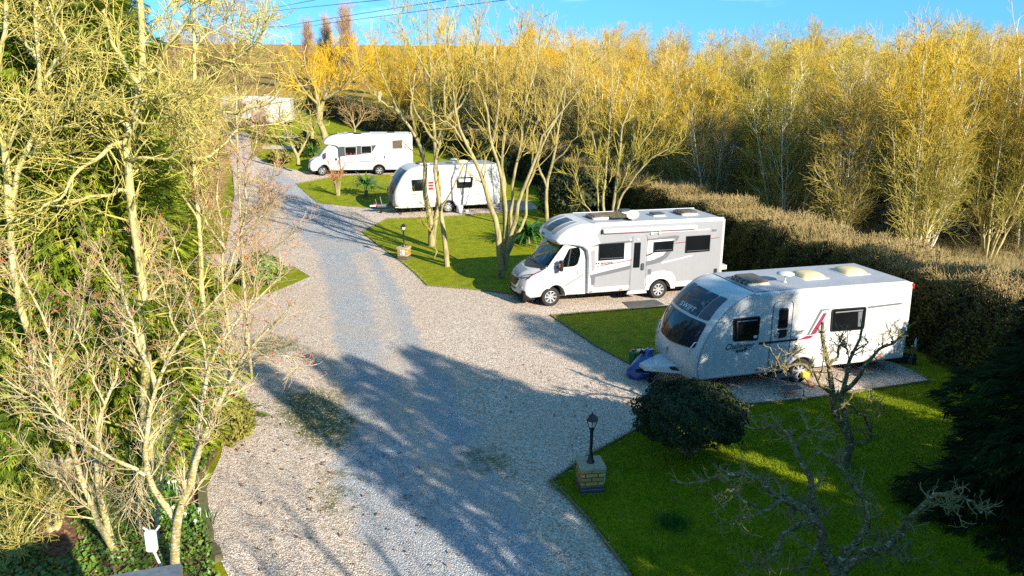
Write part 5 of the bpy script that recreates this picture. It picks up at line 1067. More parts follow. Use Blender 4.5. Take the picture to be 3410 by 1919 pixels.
hand_tree('apple_tree', 'spreading bare apple tree with pale lichen patches at the bottom right corner', 'tree', [
 (foot(z8([(1585, 1160), (1540, 1060), (1500, 990), (1480, 880)], yb)+z8([(1400, 790), (1290, 745), (1225, 690), (1180, 640), (1110, 600), (1030, 605), (950, 615), (860, 660), (740, 660), (700, 640)], yb, yb+.5)), .125, .014),
 (z8([(1490, 900), (1450, 760), (1440, 650), (1400, 560), (1360, 470), (1310, 370), (1250, 345), (1170, 370), (1090, 340)], yb, yb+1.2), .07, .014),
 (z8([(1560, 1100), (1640, 1010), (1740, 900), (1745, 780), (1690, 690), (1610, 590), (1520, 500), (1450, 510)], yb, yb+.6), .07, .015),
 (z8([(1590, 1150), (1700, 1050), (1850, 980), (1950, 870), (2060, 760), (2130, 735), (2200, 725), (2310, 770), (2350, 820)], yb, yb-.7), .085, .020),
 (z8([(1460, 845), (1370, 880), (1280, 940), (1240, 1050), (1150, 1090), (1060, 1080)], yb, yb-.9), .045, .012), (z8([(1490, 950), (1430, 1050), (1380, 1120), (1310, 1110)], yb, yb-.9), .035, .010),
 (z8([(1590, 1000), (1700, 1000), (1800, 1015), (1930, 1020)], yb, yb-.5), .035, .010), (z8([(1910, 890), (1960, 990), (1975, 1060), (1900, 1080)], yb-.2, yb-.7), .022, .009), (z8([(1290, 745), (1190, 800), (1110, 760), (1030, 690), (960, 640)], yb, yb-.5), .03, .010),
 (z8([(1180, 810), (1080, 840), (980, 880), (900, 810)], yb-.2, yb-.6), .022, .008), (z8([(1330, 770), (1360, 860), (1400, 900)], yb, yb-.3), .025, .012), (z8([(1030, 680), (950, 720), (920, 750)], yb-.4, yb-.8), .018, .008), (z8([(1360, 470), (1400, 400), (1450, 370), (1560, 370)], yb+.8, yb+.4), .024, .010), (z8([(2070, 760), (2180, 790), (2250, 840)], yb-.5, yb-.9), .018, .009)], 'apple', 'apple', [(11, .46, 62, .16, .32, 6, .5, .008, .25, 1), (14, .24, 58, .14, .30, 5, .65, .006, .15, 1), (12, .11, 55, .1, .25, 3, .8, .0048, .2, 1)], 32, 'pruned apple trees on the near lawn', side=8, crook=.022)
# trees beside the drive
SD = [(3.2, 1.8, 36, .13, .12, 6, .40, .012, .42, 1), (4.6, 1.0, 38, .12, .14, 5, .55, .009, .15, 1), (5.6, .55, 35, .12, .15, 4, .75, .008, .15, 1)]
GD = 'bare trees beside the drive'
hand_tree('driveside_tree', 'bare twin stemmed tree on the lawn right behind the small lamp', 'tree', [
 (zs([(1437, 820), (1432, 720), (1420, 650), (1410, 596), (1403, 496), (1360, 422), (1320, 367), (1296, 298), (1262, 230), (1250, 150)], 35, 34), .17, .02), (zs([(1440, 800), (1455, 690), (1460, 645), (1455, 536), (1445, 437), (1435, 348), (1430, 223), (1425, 75), (1420, 20)], 35, 35.8), .14, .018),
 (zs([(1405, 520), (1370, 380), (1380, 280), (1400, 180), (1390, 90)], 34.6, 36.5), .07, .02), (zs([(1450, 480), (1500, 390), (1540, 300), (1560, 210)], 35.4, 34), .06, .02), (zs([(1325, 372), (1280, 340), (1230, 300), (1200, 240)], 34.2, 33.2), .05, .015), (zs([(1432, 260), (1380, 170), (1340, 110), (1330, 60)], 35.6, 34.6), .05, .015), (zs([(1430, 240), (1480, 160), (1500, 60)], 35.6, 36.4), .05, .015)], 'driveside', 'olive', SD, 41, GD, crook=.05, side=9)
hand_tree('driveside_tree', 'bare slim tree with leaning trunk standing nearer than the small lamp', 'tree', [
 (zs([(1489, 890), (1482, 830), (1475, 760), (1470, 700), (1450, 586), (1460, 472), (1490, 397), (1476, 298), (1494, 150), (1500, 60)], 31, 32), .12, .02), (zs([(1470, 700), (1520, 600), (1560, 540), (1640, 500)], 31.2, 30.2), .04, .012), (zs([(1462, 480), (1400, 400), (1370, 300), (1350, 190)], 31.6, 30.5), .06, .015), (zs([(1488, 400), (1550, 320), (1580, 220), (1590, 120)], 31.8, 32.8), .05, .015), (zs([(1447, 872), (1450, 800), (1443, 740), (1430, 690)], 32.4, 32.2), .03, .01)], 'driveside', 'olive', SD, 42, GD, crook=.05, side=8)
hand_tree('driveside_tree', 'big bare tree of six fanned pale trunks in front of the silver motorhome bonnet', 'tree', [
 (zs([(1672, 928), (1668, 860), (1662, 810), (1643, 719), (1612, 611), (1544, 447), (1514, 348), (1500, 260), (1480, 140)], 29.2, 28.2), .15, .018), (zs([(1672, 870), (1680, 760), (1673, 620), (1633, 447), (1608, 323), (1574, 223), (1594, 99), (1600, 30)], 29.3, 29.8), .11, .015), (zs([(1676, 880), (1682, 740), (1674, 546), (1684, 397), (1699, 323), (1729, 174), (1740, 60)], 29.4, 30.4), .10, .015),
 (zs([(1680, 900), (1694, 814), (1719, 719), (1739, 645), (1774, 571), (1813, 447), (1868, 372), (1923, 323), (1960, 250)], 29.3, 28.4), .115, .015), (zs([(1684, 860), (1702, 750), (1706, 620), (1729, 496), (1749, 348), (1789, 199), (1810, 90)], 29.4, 29.8), .09, .015), (zs([(1690, 840), (1740, 740), (1755, 640), (1800, 500), (1850, 400), (1880, 280), (1890, 160)], 29.3, 30.3), .075, .015),
 (zs([(1560, 480), (1500, 420), (1440, 380)], 28.7, 28), .05, .015), (zs([(1640, 470), (1660, 360), (1650, 240), (1670, 130)], 29.5, 28.7), .06, .015)], 'driveside', 'gold', [(3.0, 1.8, 36, .13, .12, 6, .40, .012, .42, 1), (4.6, 1.0, 38, .12, .14, 5, .55, .009, .15, 1), (5.6, .55, 35, .12, .15, 4, .75, .008, .15, 1)], 43, GD, crook=.05, side=9)
hand_tree('driveside_tree', 'bare young tree with one straight trunk behind the silver motorhome cab', 'tree', [
 (zs([(1816, 780), (1820, 700), (1823, 620), (1838, 546), (1862, 440), (1880, 340), (1890, 220)], 37.8), .13, .02), (zs([(1822, 625), (1798, 571), (1780, 470), (1790, 350), (1770, 230)], 37.8, 38.4), .08, .02), (zs([(1838, 546), (1900, 480), (1950, 400)], 37.8, 37), .05, .015)], 'driveside', 'gold', SD, 44, GD, crook=.05)
hand_tree('driveside_tree', 'bare fan of slender golden stems rising behind the silver motorhome roof', 'tree', [
 (zs([(2036, 760), (2040, 690), (2050, 620), (2067, 521), (2076, 397), (2121, 298), (2140, 190)], 37.6), .10, .02), (zs([(2018, 760), (2008, 690), (2012, 596), (2027, 472), (2032, 323), (2037, 174)], 37.6, 38.4), .09, .02), (zs([(2044, 740), (2080, 640), (2146, 551), (2220, 496), (2290, 450)], 37.6, 36.8), .08, .015), (zs([(2000, 760), (1990, 640), (1980, 500), (1960, 360), (1950, 230)], 37.8, 38.6), .06, .015), (zs([(2046, 720), (2090, 560), (2170, 430), (2210, 330), (2230, 230)], 37.6, 38.6), .07, .015), (zs([(1990, 740), (1930, 640), (1910, 560), (1940, 500)], 37.6, 37), .04, .01)], 'driveside', 'gold', [(3.6, 1.7, 38, .12, .12, 6, .42, .012, .2, 1), (5.2, 1.0, 38, .12, .13, 5, .55, .009, .15, 1), (5.5, .55, 35, .12, .14, 4, .75, .008, .15, 1)], 45, GD, crook=.05)
hand_tree('young_tree', 'small bare forked tree on the lawn left of the all white motorhome', 'tree', [
 (zs([(994, 548), (990, 520), (967, 474), (948, 421), (930, 380), (940, 330)], 56), .15, .03), (zs([(991, 522), (1018, 472), (1024, 436), (1000, 390), (985, 340)], 56, 56.8), .11, .03), (zs([(1020, 465), (1050, 420), (1060, 370)], 56, 55.3), .05, .02)], 'driveside', 'brown', [(2.5, 1.8, 40, .08, .12, 5, .45, .016, .3, 1), (4, 1.0, 40, .08, .14, 4, .6, .013, .15, 1), (4, .5, 38, .05, .14, 3, .8, .011, .2, 1)], 46)
hand_tree('willow_tree', 'large golden willow with thick lit trunk behind the all white motorhome', 'tree', [
 (zs([(1085, 462), (1075, 430), (1063, 404), (1060, 346), (1045, 290), (1020, 230), (1010, 170)], 62), .30, .05), (zs([(1066, 400), (1075, 340), (1098, 290), (1120, 230), (1140, 170)], 62, 63), .2, .05), (zs([(1062, 350), (1020, 310), (985, 260), (960, 200)], 62, 61), .14, .04), (zs([(1080, 330), (1130, 300), (1180, 250), (1210, 190)], 62, 61), .14, .04), (zs([(1040, 462), (1038, 400), (1025, 330), (1010, 280)], 62.5, 63), .16, .04)], 'driveside', 'orange', [(2.2, 2.8, 40, .12, .10, 6, .42, .03, .25, 1), (3.4, 1.7, 38, .10, .12, 5, .55, .02, .15, 1), (4.0, .9, 35, .05, .14, 4, .75, .016, .15, 1)], 47)
hand_tree('young_tree', 'small bare round headed tree just behind the all white motorhome roof', 'tree', [(zs([(1181, 470), (1181, 425), (1172, 400), (1160, 370)], 69), .12, .04), (zs([(1181, 428), (1200, 405), (1215, 375)], 69), .09, .03)], 'driveside', 'brown', [(5, 2.2, 42, .06, .12, 5, .5, .02, .3, 1), (4, 1.2, 40, .04, .14, 4, .6, .016, .15, 1), (4, .6, 38, 0, .14, 3, .8, .014, .2, 1)], 48)
# coppiced willow wood: a few plants grown in full, then copied
def coppice(name, seed, ns, h, fan, bk, tw, dn=(2.4, 5.0, 6.4), r0=.055, ang=30):
    g = np.random.default_rng(seed); P, R = [], []; t = np.linspace(0, 1, 9)
    for i in range(ns):
        a = g.uniform(0, 6.28); tl = g.uniform(.15, 1)*fan; hh = h*g.uniform(.72, 1.05); x = np.array([math.cos(a), math.sin(a)]); p = np.zeros((9, 3))
        p[:, :2] = x*(.12+tl*hh*(t[:, None]*.9-.22*t[:, None]**2))+np.cumsum(g.normal(size=(9, 2))*.05*h/9, 0); p[:, 2] = hh*t*(1-.12*tl*t)-.1; P.append(p); R.append(r0*g.uniform(.6, 1.25)*(1-.85*t**.9)+.008)
    P, R = np.array(P), np.array(R); a = kids(P, R, dn[0], h*.30, ang+8, .10, .13, 6, .5, .014, g, .12, 1, .6); b = kids(*a, dn[1], h*.125, ang+10, .09, .16, 4, .65, .011, g, .1, 1, .4); c = kids(*b, dn[2], h*.075, ang+8, .10, .12, 3, .8, .0085, g, .1, 1, .3)
    root = empty(name); tube_obj('trunk', [(P, R, 5), (*a, 4)], BK[bk], root); tube_obj('crown', [(*b, 3), (*c, 3)], TW[tw], root); return root
def place(proto, used, x, y, s, rz, label, cat, group, mats=None, sz=1.0, z=None):
    o = proto if proto not in used else copy_tree(proto); used.add(proto); o.location = (x, y, terr(y)-.05 if z is None else z); o.rotation_euler = (0, 0, rz); o.scale = (s, s, s*sz)
    tag(o, label, cat, group)
    if mats:
        for ch in o.children:
            k = 'trunk' if ch.name.startswith('trunk') else 'crown'
            if k in mats: ch.material_slots[0].link = 'OBJECT'; ch.material_slots[0].material = mats[k]
    return o
USED = set(); CP = [coppice('willow_tree', 60+i, n, h, f, 'willow', 'gold') for i, (n, h, f) in enumerate(((11, 9.4, .40), (9, 9.8, .30), (14, 8.6, .52), (8, 10.4, .24), (12, 9.0, .42)))]
g = np.random.default_rng(5); pts = []
def hx(y): return float(np.interp(y, [p[1] for p in HEDGE], [p[0] for p in HEDGE]))
while len(pts) < 185:
    y = g.uniform(31, 76); u = g.uniform(0, 1); x0 = hx(y)+3.2; x1 = y*.80+3
    x = x0+(x1-x0)*u
    if x1 < x0 or x < x0 or (x-x0 < 2 and y < 40): continue
    if y-31 < max(0, (x-14))*.12: continue
    if all((x-a)**2+(y-b)**2 > (1.75+.011*y)**2 for a, b in pts): pts.append((x, y))
for i, (x, y) in enumerate(sorted(pts, key=lambda p: p[1])):
    k = g.integers(0, 5); rel = x/y
    tw = g.choice(['gold', 'gold', 'olive', 'tan'] if y < 50 or rel > .25 else ['gold', 'gold', 'orange', 'tan'])
    hgt = (.78 if y < 44 else .84)+.10*np.clip((rel-.2)/.45, 0, 1)+g.uniform(-.11, .09)
    place(CP[k], USED, x, y, hgt, g.uniform(0, 6.28), 'bare golden coppiced willow in the dense thicket beyond the right hand hedge', 'tree', 'coppiced willows in the thicket', dict({'crown': TW[tw]}, **({'trunk': BK['paletree']} if g.uniform() < .3 else {})), sz=g.choice([1, 1, 1, 1.12]))
# trees that stand out at the thicket edge
p = at(2370, 532); place(coppice('pale_tree', 71, 7, 7.6, .40, 'paletree', 'tan', (1.6, 2.8, 3.4), .09, 42), USED, 22.2, 38.5, 1, .4, 'chalky white barked bare tree fanning out at the thicket edge behind the hedge', 'tree', None)
place(coppice('pale_tree', 72, 9, 10.2, .30, 'paletree', 'tan', (1.5, 3.0, 3.8), .11, 34), USED, 23.6, 34.5, 1, 1.4, 'tall pale trunked bare tree at the right end of the thicket near the picture edge', 'tree', None)
# golden and brown trees in the middle distance and on the left
MID = [(-3, 80, .62, 'orange'), (1, 76, .7, 'gold'), (6, 82, .85, 'orange'), (-10, 86, .5, 'orange'), (12, 84, .95, 'gold'), (-1, 100, 1.0, 'orange'), (8, 98, 1.0, 'orange'), (-19, 108, .85, 'orange'), (-24, 126, .8, 'brown'), (-12, 132, .9, 'brown'), (-30, 128, .9, 'brown'), (-4, 126, .95, 'orange'), (-36, 120, .95, 'brown'), (-10, 96, 1.0, 'orange'), (-2, 92, 1.05, 'orange'), (4, 88, 1.0, 'gold'), (-6, 104, 1.0, 'gold'), (-17, 100, .95, 'orange'), (-22, 92, .8, 'orange'), (10, 92, 1, 'gold'), (-13, 118, 1.0, 'orange'), (2, 112, 1.1, 'orange'), (14, 104, 1.05, 'gold'), (-27, 112, .9, 'orange'), (20, 96, 1, 'tan'), (-7, 84, .55, 'orange'), (28, 104, 1.1, 'gold'), (36, 96, 1.1, 'gold')]
for x, y, s, tw in MID: place(CP[int(g.integers(0, 5))], USED, x, y, s*(.74 if x < 0 else .9), g.uniform(0, 6), 'bare orange and gold willow in the field beyond the far dark hedge', 'tree', 'willows beyond the far hedge', {'crown': TW[tw]})
LEFT = [(-15.8, 38.5, .62), (-17.2, 43, .62), (-19.8, 49, .6), (-22.5, 56, .62), (-25.5, 64, .62), (-17.5, 34, .7), (-26.5, 70.5, .38), (-23.2, 72, .30), (-24.9, 70, .48), (-28, 73, .5),  (-16.5, 41, .42), (-25, 33, .62), (-22, 36, .55), (-21, 29, .6), (-19.5, 40, .6), (-28, 45, .7), (-24, 52, .65), (-27, 60, .6), (-35, 74, .8), (-30, 66, .55), (-20, 33.5, .5), (-41, 70, 1), (-36, 54, .9), (-37, 88, .95), (-33, 96, .9), (-42, 80, 1.0), (-46, 92, 1.1), (-30, 72, .62), (-38, 66, .85), (-33, 58, .75), (-29, 50, .7), (-36, 46, .9), (-26, 41, .72), (-45, 58, 1.1), (-31, 37, .9), (-40, 104, 1.0), (-52, 76, 1.15), (-23, 47, .5)]
for x, y, s in LEFT: place(CP[int(g.integers(0, 5))], USED, x, y, s, g.uniform(0, 6), 'bare brown tree in the twiggy belt on the far left of the drive', 'tree', 'brown trees left of the drive', {'crown': TW['brown']})
pop = coppice('poplar_tree', 75, 16, 14, .07, 'willow', 'rosy', (2.2, 3.0, 3.2), .09, 18)
for (u, v0, v1, y), lab in zip(((1020, 200, 75, 125), (1085, 200, 62, 128), (1150, 205, 26, 122)), ('shortest of three slim pinkish bare poplars on the skyline', 'middle of three slim pinkish bare poplars on the skyline', 'tallest of three slim pinkish bare poplars on the skyline')):
    q = P3(u, v1, y); s = (q[2]-terr(y))/14.0; place(pop, USED, q[0], y, s, u, lab, 'tree', 'poplars on the skyline')
# hedges: a twiggy shell round an added dark core that blocks light
def hedge(name, label, line, wid, ht, n_tw, n_lf, seed, tw, lf, lsize=.035, top=None, back=1):
    g = np.random.default_rng(seed); L = np.array([(p[0], p[1], terr(p[1])) for p in line]); seg = np.linalg.norm(np.diff(L[:, :2], axis=0), axis=1); cum = np.concatenate([[0], np.cumsum(seg)])
    root = empty(name, tuple(L[0]), 0, label, 'hedge')
    def frame(t):
        q = np.stack([np.interp(t, cum, L[:, i]) for i in range(3)], 1); e = np.stack([np.interp(np.clip(t+.5, 0, cum[-1]), cum, L[:, i]) for i in range(3)], 1)-np.stack([np.interp(np.clip(t-.5, 0, cum[-1]), cum, L[:, i]) for i in range(3)], 1); e[:, 2] = 0; e = unit(e); return q, np.stack([e[:, 1], -e[:, 0], 0*e[:, 0]], 1)*back
    def pick(n, inner=.0):
        t = cum[-1]*g.uniform(0, 1, n)**1.25; q, nn = frame(t); face = g.uniform(0, 1, n); a, b = g.uniform(0, 1, n), g.uniform(0, 1, n)
        hh = ht*(1+.16*np.exp(-t/9)+.06*np.sin(t*1.3)+.05*np.sin(t*3.1+1)+.03*np.sin(t*7.3)); front = face < .5; topm = (face >= .5) & (face < .88)
        w = np.where(front, .02+.35*a**2, np.where(topm, wid*a, wid-.2*a)); z = np.where(topm, hh*(1-.10*b**2), hh*b); o = np.where(front[:, None], -nn, np.where(topm[:, None], np.array([0, 0, 1.]), nn))
        bulge = .14*np.sin(t*2.1+z*2)+.10*np.sin(t*5.3+z*3.7)
        return q+nn*(w-np.where(front, bulge, 0))[:, None]+np.array([0, 0, 1])*z[:, None]-L[0], o, topm
    c, o, tm = pick(n_tw); d = unit(o+np.array([0, 0, .6])+g.normal(size=o.shape)*.55); l = (g.uniform(.12, .42, n_tw)*np.where(tm & (g.uniform(0, 1, n_tw) < .12), 1.9, 1))[:, None]; p = c-d*l*.6; P = [p]
    for j in range(3): d = unit(d+g.normal(size=d.shape)*.25+np.array([0, 0, .12])); p = p+d*l/3; P.append(p)
    rad = g.uniform(.0055, .010, n_tw)[:, None]*np.array([1, .85, .7, .45]); tube_obj('twigs', [(np.stack(P, 1), rad, 3)], TW[tw], root)['kind'] = 'stuff'
    c, o, tm = pick(n_lf); k = (~tm) | (g.uniform(0, 1, n_lf) < .25); link('leaves', cards(c[k], unit(o[k]*.6+g.normal(size=o[k].shape)*.8), lsize, g), M[lf], root)['kind'] = 'stuff'
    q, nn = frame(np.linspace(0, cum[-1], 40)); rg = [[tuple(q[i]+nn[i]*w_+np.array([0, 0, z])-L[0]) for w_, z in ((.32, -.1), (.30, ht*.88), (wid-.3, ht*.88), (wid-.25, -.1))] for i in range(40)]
    MB().rings(rg).build('light_block_core', M['under'], root, 60); return root
def cards(c, nrm, size, g, long=1.7, fold=.25):
    n = len(c); u = unit(np.cross(nrm, g.normal(size=nrm.shape))); v = np.cross(nrm, u); s = size*g.uniform(.6, 1.4, n)[:, None]
    a = c-u*s*long; b = c+u*s*long; e = c+v*s*.8+nrm*s*fold; f = c-v*s*.8+nrm*s*fold; V = np.stack([a, e, b, f], 1).reshape(-1, 3); i = np.arange(n)[:, None]*4
    return np_mesh('leaves', V, F3=np.concatenate([i+np.array([0, 1, 2]), i+np.array([0, 2, 3])]))
M['hedgeleaf'] = leaf('dull hedge leaves', [(.025, .036, .008), (.075, .082, .016), (.15, .125, .03)], 3, .7)
M['darkleaf'] = leaf('dark evergreen leaves', [(.014, .022, .010), (.032, .045, .018), (.075, .080, .034)], 5, .6)
M['ivy'] = leaf('fresh ground cover leaves', [(.03, .075, .008), (.08, .15, .012), (.16, .24, .02)], 2.5, .5)
M['litter'] = leaf('brown leaf litter', [(.07, .035, .02), (.16, .085, .05), (.25, .15, .08)], 4, .9)
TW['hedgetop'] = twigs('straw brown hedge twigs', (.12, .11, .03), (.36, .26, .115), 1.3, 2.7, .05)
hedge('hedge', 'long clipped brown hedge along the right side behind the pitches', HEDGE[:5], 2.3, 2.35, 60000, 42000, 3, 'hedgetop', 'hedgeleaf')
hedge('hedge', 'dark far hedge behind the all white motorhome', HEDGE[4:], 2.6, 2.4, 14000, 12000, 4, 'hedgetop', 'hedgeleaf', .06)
WF = [(hx(y)+2.0, y) for y in (16, 22, 30, 36, 44, 52, 60, 70, 78)]+[(80, 78), (80, 20), (30, 20), (20, 16)]
q_, f_ = fill2d(WF, (), [(x, y) for y in TD[1:5] for x in range(-10, 80, 6) if x > hx(y)+3])
M['straw'] = leaf('straw rough grass', [(.16, .12, .05), (.32, .25, .11), (.45, .37, .18)], 1, .8)
tag(link('wood_floor', np_mesh('wood_floor', [(v[0], v[1], terr(v[1])+.03) for v in q_], F3=f_), M['straw']), kind='structure')
# conifers
M['conifer'] = leaf('yellow green cypress sprays', [(.014, .032, .004), (.07, .11, .008), (.20, .24, .016), (.34, .35, .03)], 1.3, .6)
M['conifer_dark'] = leaf('dark cypress sprays', [(.003, .009, .002), (.009, .020, .005), (.022, .038, .008)], 1.6, .95)
M['conifer_dark'].node_tree.nodes['Principled BSDF'].inputs['Specular IOR Level'].default_value = .1
def conifer(name, h, r, n, seed, m, spr=.34, p=.75):
    g = np.random.default_rng(seed); root = empty(name); z = h*(1-g.uniform(0, 1, n)**.62)*.98+.05; a = g.uniform(0, 6.283, n)
    lump = 1+.16*np.sin(3*a+z*1.1)+.12*np.sin(7*a-z*2.3)+.10*np.sin(z*4.0+a*2)
    rr = r*np.clip((1-z/h), .02, 1)**p*lump*(1-.5*g.uniform(0, 1, n)**2.2); out = np.stack([np.cos(a), np.sin(a), 0*a], 1); c = out*rr[:, None]+np.array([0, 0, 1])*z[:, None]
    d = unit(out+np.array([0, 0, -.25])+g.normal(size=out.shape)*.32); s = unit(np.cross(d, np.array([0, 0, 1.])+g.normal(size=d.shape)*.4)); L = spr*g.uniform(.6, 1.3, n)[:, None]; V = []
    for f in (-.95, -.6, -.25, .1, .45, .8):
        sg = np.sign(f)*(1 if f else 1); q = c+d*L*(abs(f)*.6); tip = q+d*L*.42+s*L*(.34*sg*(1-abs(f)*.45))-np.array([0, 0, 1])*L*.10; w = s*L*.055+d*L*.05
        V.append(np.stack([q-w, q+w, tip], 1))
    V = np.stack(V, 1).reshape(-1, 3); link('crown', np_mesh('crown', V, F3=np.arange(len(V)).reshape(-1, 3)), M[m], root)
    t = np.linspace(0, 1, 6); P = np.zeros((1, 6, 3)); P[0, :, 2] = t*h*.93-.1; hr = np.maximum(.02, .16*(1-t)[None]*h/10+.02)
    nb = int(h*9); zb = g.uniform(.05, .9, nb)*h; ab = g.uniform(0, 6.28, nb); ln = r*np.clip(1-zb/h, .05, 1)**p*.8; Q = np.stack([np.stack([np.cos(ab)*ln*k, np.sin(ab)*ln*k, zb-.15*k*ln], 1) for k in (0, .5, 1)], 1)
    tube_obj('trunk', [(P, hr, 7), (Q, np.tile(np.array([.03, .02, .008]), (nb, 1)), 4)], M['wood'], root); return root
CF = [conifer('conifer_tree', 13.5, 2.9, 24000, 81, 'conifer', .36, .5), conifer('conifer_tree', 12.0, 2.5, 20000, 82, 'conifer', .34, .5), conifer('conifer_tree', 7.0, 1.7, 9000, 83, 'conifer_dark', .30)]
for k, x, y, s, lab in ((0, -13.2, 22.5, 1, 'tall yellow green conifer behind the left alders, left of the lawn patch'), (1, -10.2, 18.2, 1.0, 'yellow green conifer straight behind the thick straight alder trunk'), (0, -16.6, 30, 1.08, 'tall dark conifer farthest back on the left, beyond the small lawn patch'), (0, -18.5, 36, 1.05, 'tall dark conifer rising to the top edge beside the drive'), (1, -8.3, 14.6, .86, 'bushy yellow green conifer behind the nest box'), (0, -12.0, 17.0, .95, 'tall conifer at the left edge behind the two stemmed alder'), (1, -15.6, 25.5, 1.15, 'tall conifer between the left alders and the small lawn patch')):
    place(CF[k], USED, x, y, s, x*3, lab, 'tree', 'conifers on the left')
BIGC = conifer('conifer_tree', 5.4, 2.5, 16000, 84, 'conifer_dark', .34, .42)
RIGHT = [(BIGC, 10.7, 11.9, 1.04, 1.0, 'dark spreading conifer at the right edge of the near lawn'), (CF[2], 17.5, 15.6, 1.1, 1, None), (CF[2], 10.3, 7.0, .8, .98, None), (CF[2], 9.97, 4.7, 1.0, 1.26, None), (CF[2], 8.9, 3.5, .95, 1.55, None), (CF[2], 7.9, 2.3, .75, 2.1, None), (CF[2], 12.5, 3.0, 1.3, 1.2, None), (CF[2], 9.3, 4.15, .8, 1.75, None), (CF[2], 10.1, 5.9, .8, 1.4, None), (CF[2], 12.4, 8.9, 1.0, .62, None)]
for pr, x, y, s, sz, lab in RIGHT: place(pr, USED, x, y, s, x*2, lab or 'dark conifer of the row right of the near lawn, outside the picture', 'tree', 'dark conifers on the right', None, sz)
BT = coppice('bare_tree', 77, 6, 9, .40, 'driveside', 'olive', (1.6, 2.4, 2), .12, 45)
place(BT, USED, 5.9, -.6, 1, 0, 'bare tree behind the viewer whose branches shade the gravel', 'tree', None)
place(BT, USED, 4.6, -3.8, 1.1, 2, 'second bare tree behind the viewer, left of the other one', 'tree', None)
# shrubs
def bush(name, label, cat, x, y, rx, rz_, zc, n, seed, m, lsize=.03, stems=6, group=None, th=.75):
    g = np.random.default_rng(seed); root = empty(name, (x, y, terr(y)), 0, label, cat, group); d = unit(g.normal(size=(n, 3))); d[:, 2] = np.where(d[:, 2] < -.75, -d[:, 2], d[:, 2])
    lump = 1+.10*np.sin(d[:, 0]*6+1)*np.cos(d[:, 1]*5)+.08*np.sin(d[:, 2]*9+d[:, 0]*7)+.05*np.sin(d[:, 1]*17)+.045*np.sin(d[:, 0]*23+d[:, 2]*19)+.04*g.normal(size=n)*(g.uniform(0, 1, n) < .3); q = d*(lump*(1-(1-th)*g.uniform(0, 1, n)**2))[:, None]
    c = q*np.array([rx, rx*.9, rz_])+np.array([0, 0, zc]); link('foliage', cards(c, unit(d+g.normal(size=d.shape)*.7), lsize, g), M[m], root)
    a = g.uniform(0, 6.28, stems); P = np.stack([np.stack([np.cos(a)*k*rx*.6, np.sin(a)*k*rx*.6, 0*a-.05+zc*1.05*k**.8], 1) for k in (.08, .2, .5, .9)], 1)+g.normal(size=(stems, 4, 3))*.03
    b = kids(P, np.tile(np.array([.05, .04, .03, .02]), (stems, 1)), 9, rx*.7, 45, .1, .15, 4, .5, .006, g, .3); tube_obj('stems', [(P, np.tile(np.array([.05, .04, .03, .015]), (stems, 1)), 6), (*b, 4)], BK['apple'], root); return root
bush('clipped_bush', 'dark round clipped evergreen bush on a short trunk beside the lamp', 'bush', 3.66, 14.42, 1.06, .60, 1.0, 34000, 1, 'darkleaf', .0185, 8)
M['drybush'] = leaf('olive shrub leaves', [(.06, .06, .015), (.16, .15, .03), (.28, .25, .06)], 4, .7)
for lab, u, v, rx, h, m, n, ls in (('yellow green low conifer shrub overhanging the gravel at the left bed', 572, 1110, .55, .55, 'drybush', 5000, .03), ('leafy shrub in the left lawn patch beside the drive', 655, 715, .8, .6, 'ivy', 4000, .045), ('dense green conifer shrub behind the half hidden caravan roof', 1215, 425, 1.5, 1.5, 'conifer_dark', 6000, .08), ('dark evergreen shrub at the hedge behind the bare six trunked tree', 1450, 545, 2.0, 1.3, 'darkleaf', 6000, .06), ('low yellow shrub on the lawn near the small forked tree', 705, 410, .9, .5, 'drybush', 2500, .06), ('olive shrub right behind the spiky plant by the all white motorhome', 775, 385, 1.0, .9, 'drybush', 3000, .06)):
    p = at(u, v); y_ = min(p[1], 58 if u == 1215 else 99); 
    if u == 1215: p = np.array([P3(u*3410/2576, 0, 52)[0], 52, 0])
    bush('shrub', lab, 'shrub', p[0], p[1], rx, h, h*.9, n, int(u), m, ls)
for k, (u, v, rx) in enumerate(((60, 1210, 1.0), (150, 1330, .8), (40, 1420, .9))):
    p = at(u, v); root = hand_tree('twiggy_shrub', ['upper', 'middle', 'lowest'][k]+' of three pale tangled twig shrubs in the bottom left corner', 'shrub', [(np.array([(p[0], p[1], 0), (p[0]+rx*.3*math.cos(a), p[1]+rx*.3*math.sin(a), .5), (p[0]+rx*math.cos(a), p[1]+rx*math.sin(a), .95+.2*math.sin(a*3))]), .02, .006) for a in np.linspace(0, 6, 12)], 'alder', 'alder', [(9, .5, 50, .05, .2, 5, .6, .006, .2, 1), (12, .28, 45, .05, .2, 4, .8, .005, .1, 1), (8, .14, 45, .05, .2, 3, .8, .004, .1, 1)], 90+k, 'pale twiggy shrubs at bottom left')
def strap_plant(label, u, v, h, n, seed, w0=.035, trunk=.0):
    p = at(u, v); root = empty('strap_plant', tuple(p), 0, label, 'plant', 'spiky strap leaved plants'); V, F = blades(n, .12, h, 1.25, .9, w0, seed, 6, np.array([0, 0, trunk])); link('leaves', np_mesh('leaves', V, F4=F), M['blade'], root)
    MB().tube([(0, 0, -.05), (.02, 0, trunk*.6), (0, 0, trunk+.15)], [.12, .10, .07], 8).build('stem', M['wood'], root, 40)
strap_plant('spiky strap leaved palm on the sunlit lawn before the half hidden caravan', 921, 494, 1.15, 120, 1, .045, .75)
strap_plant('large arching strap leaved plant between the bare trees and the silver motorhome', 1330, 612, 1.7, 190, 2, .045, .35)
strap_plant('dark spiky strap leaved plant left of the all white motorhome bonnet', 787, 398, 1.1, 90, 3, .05, .45)
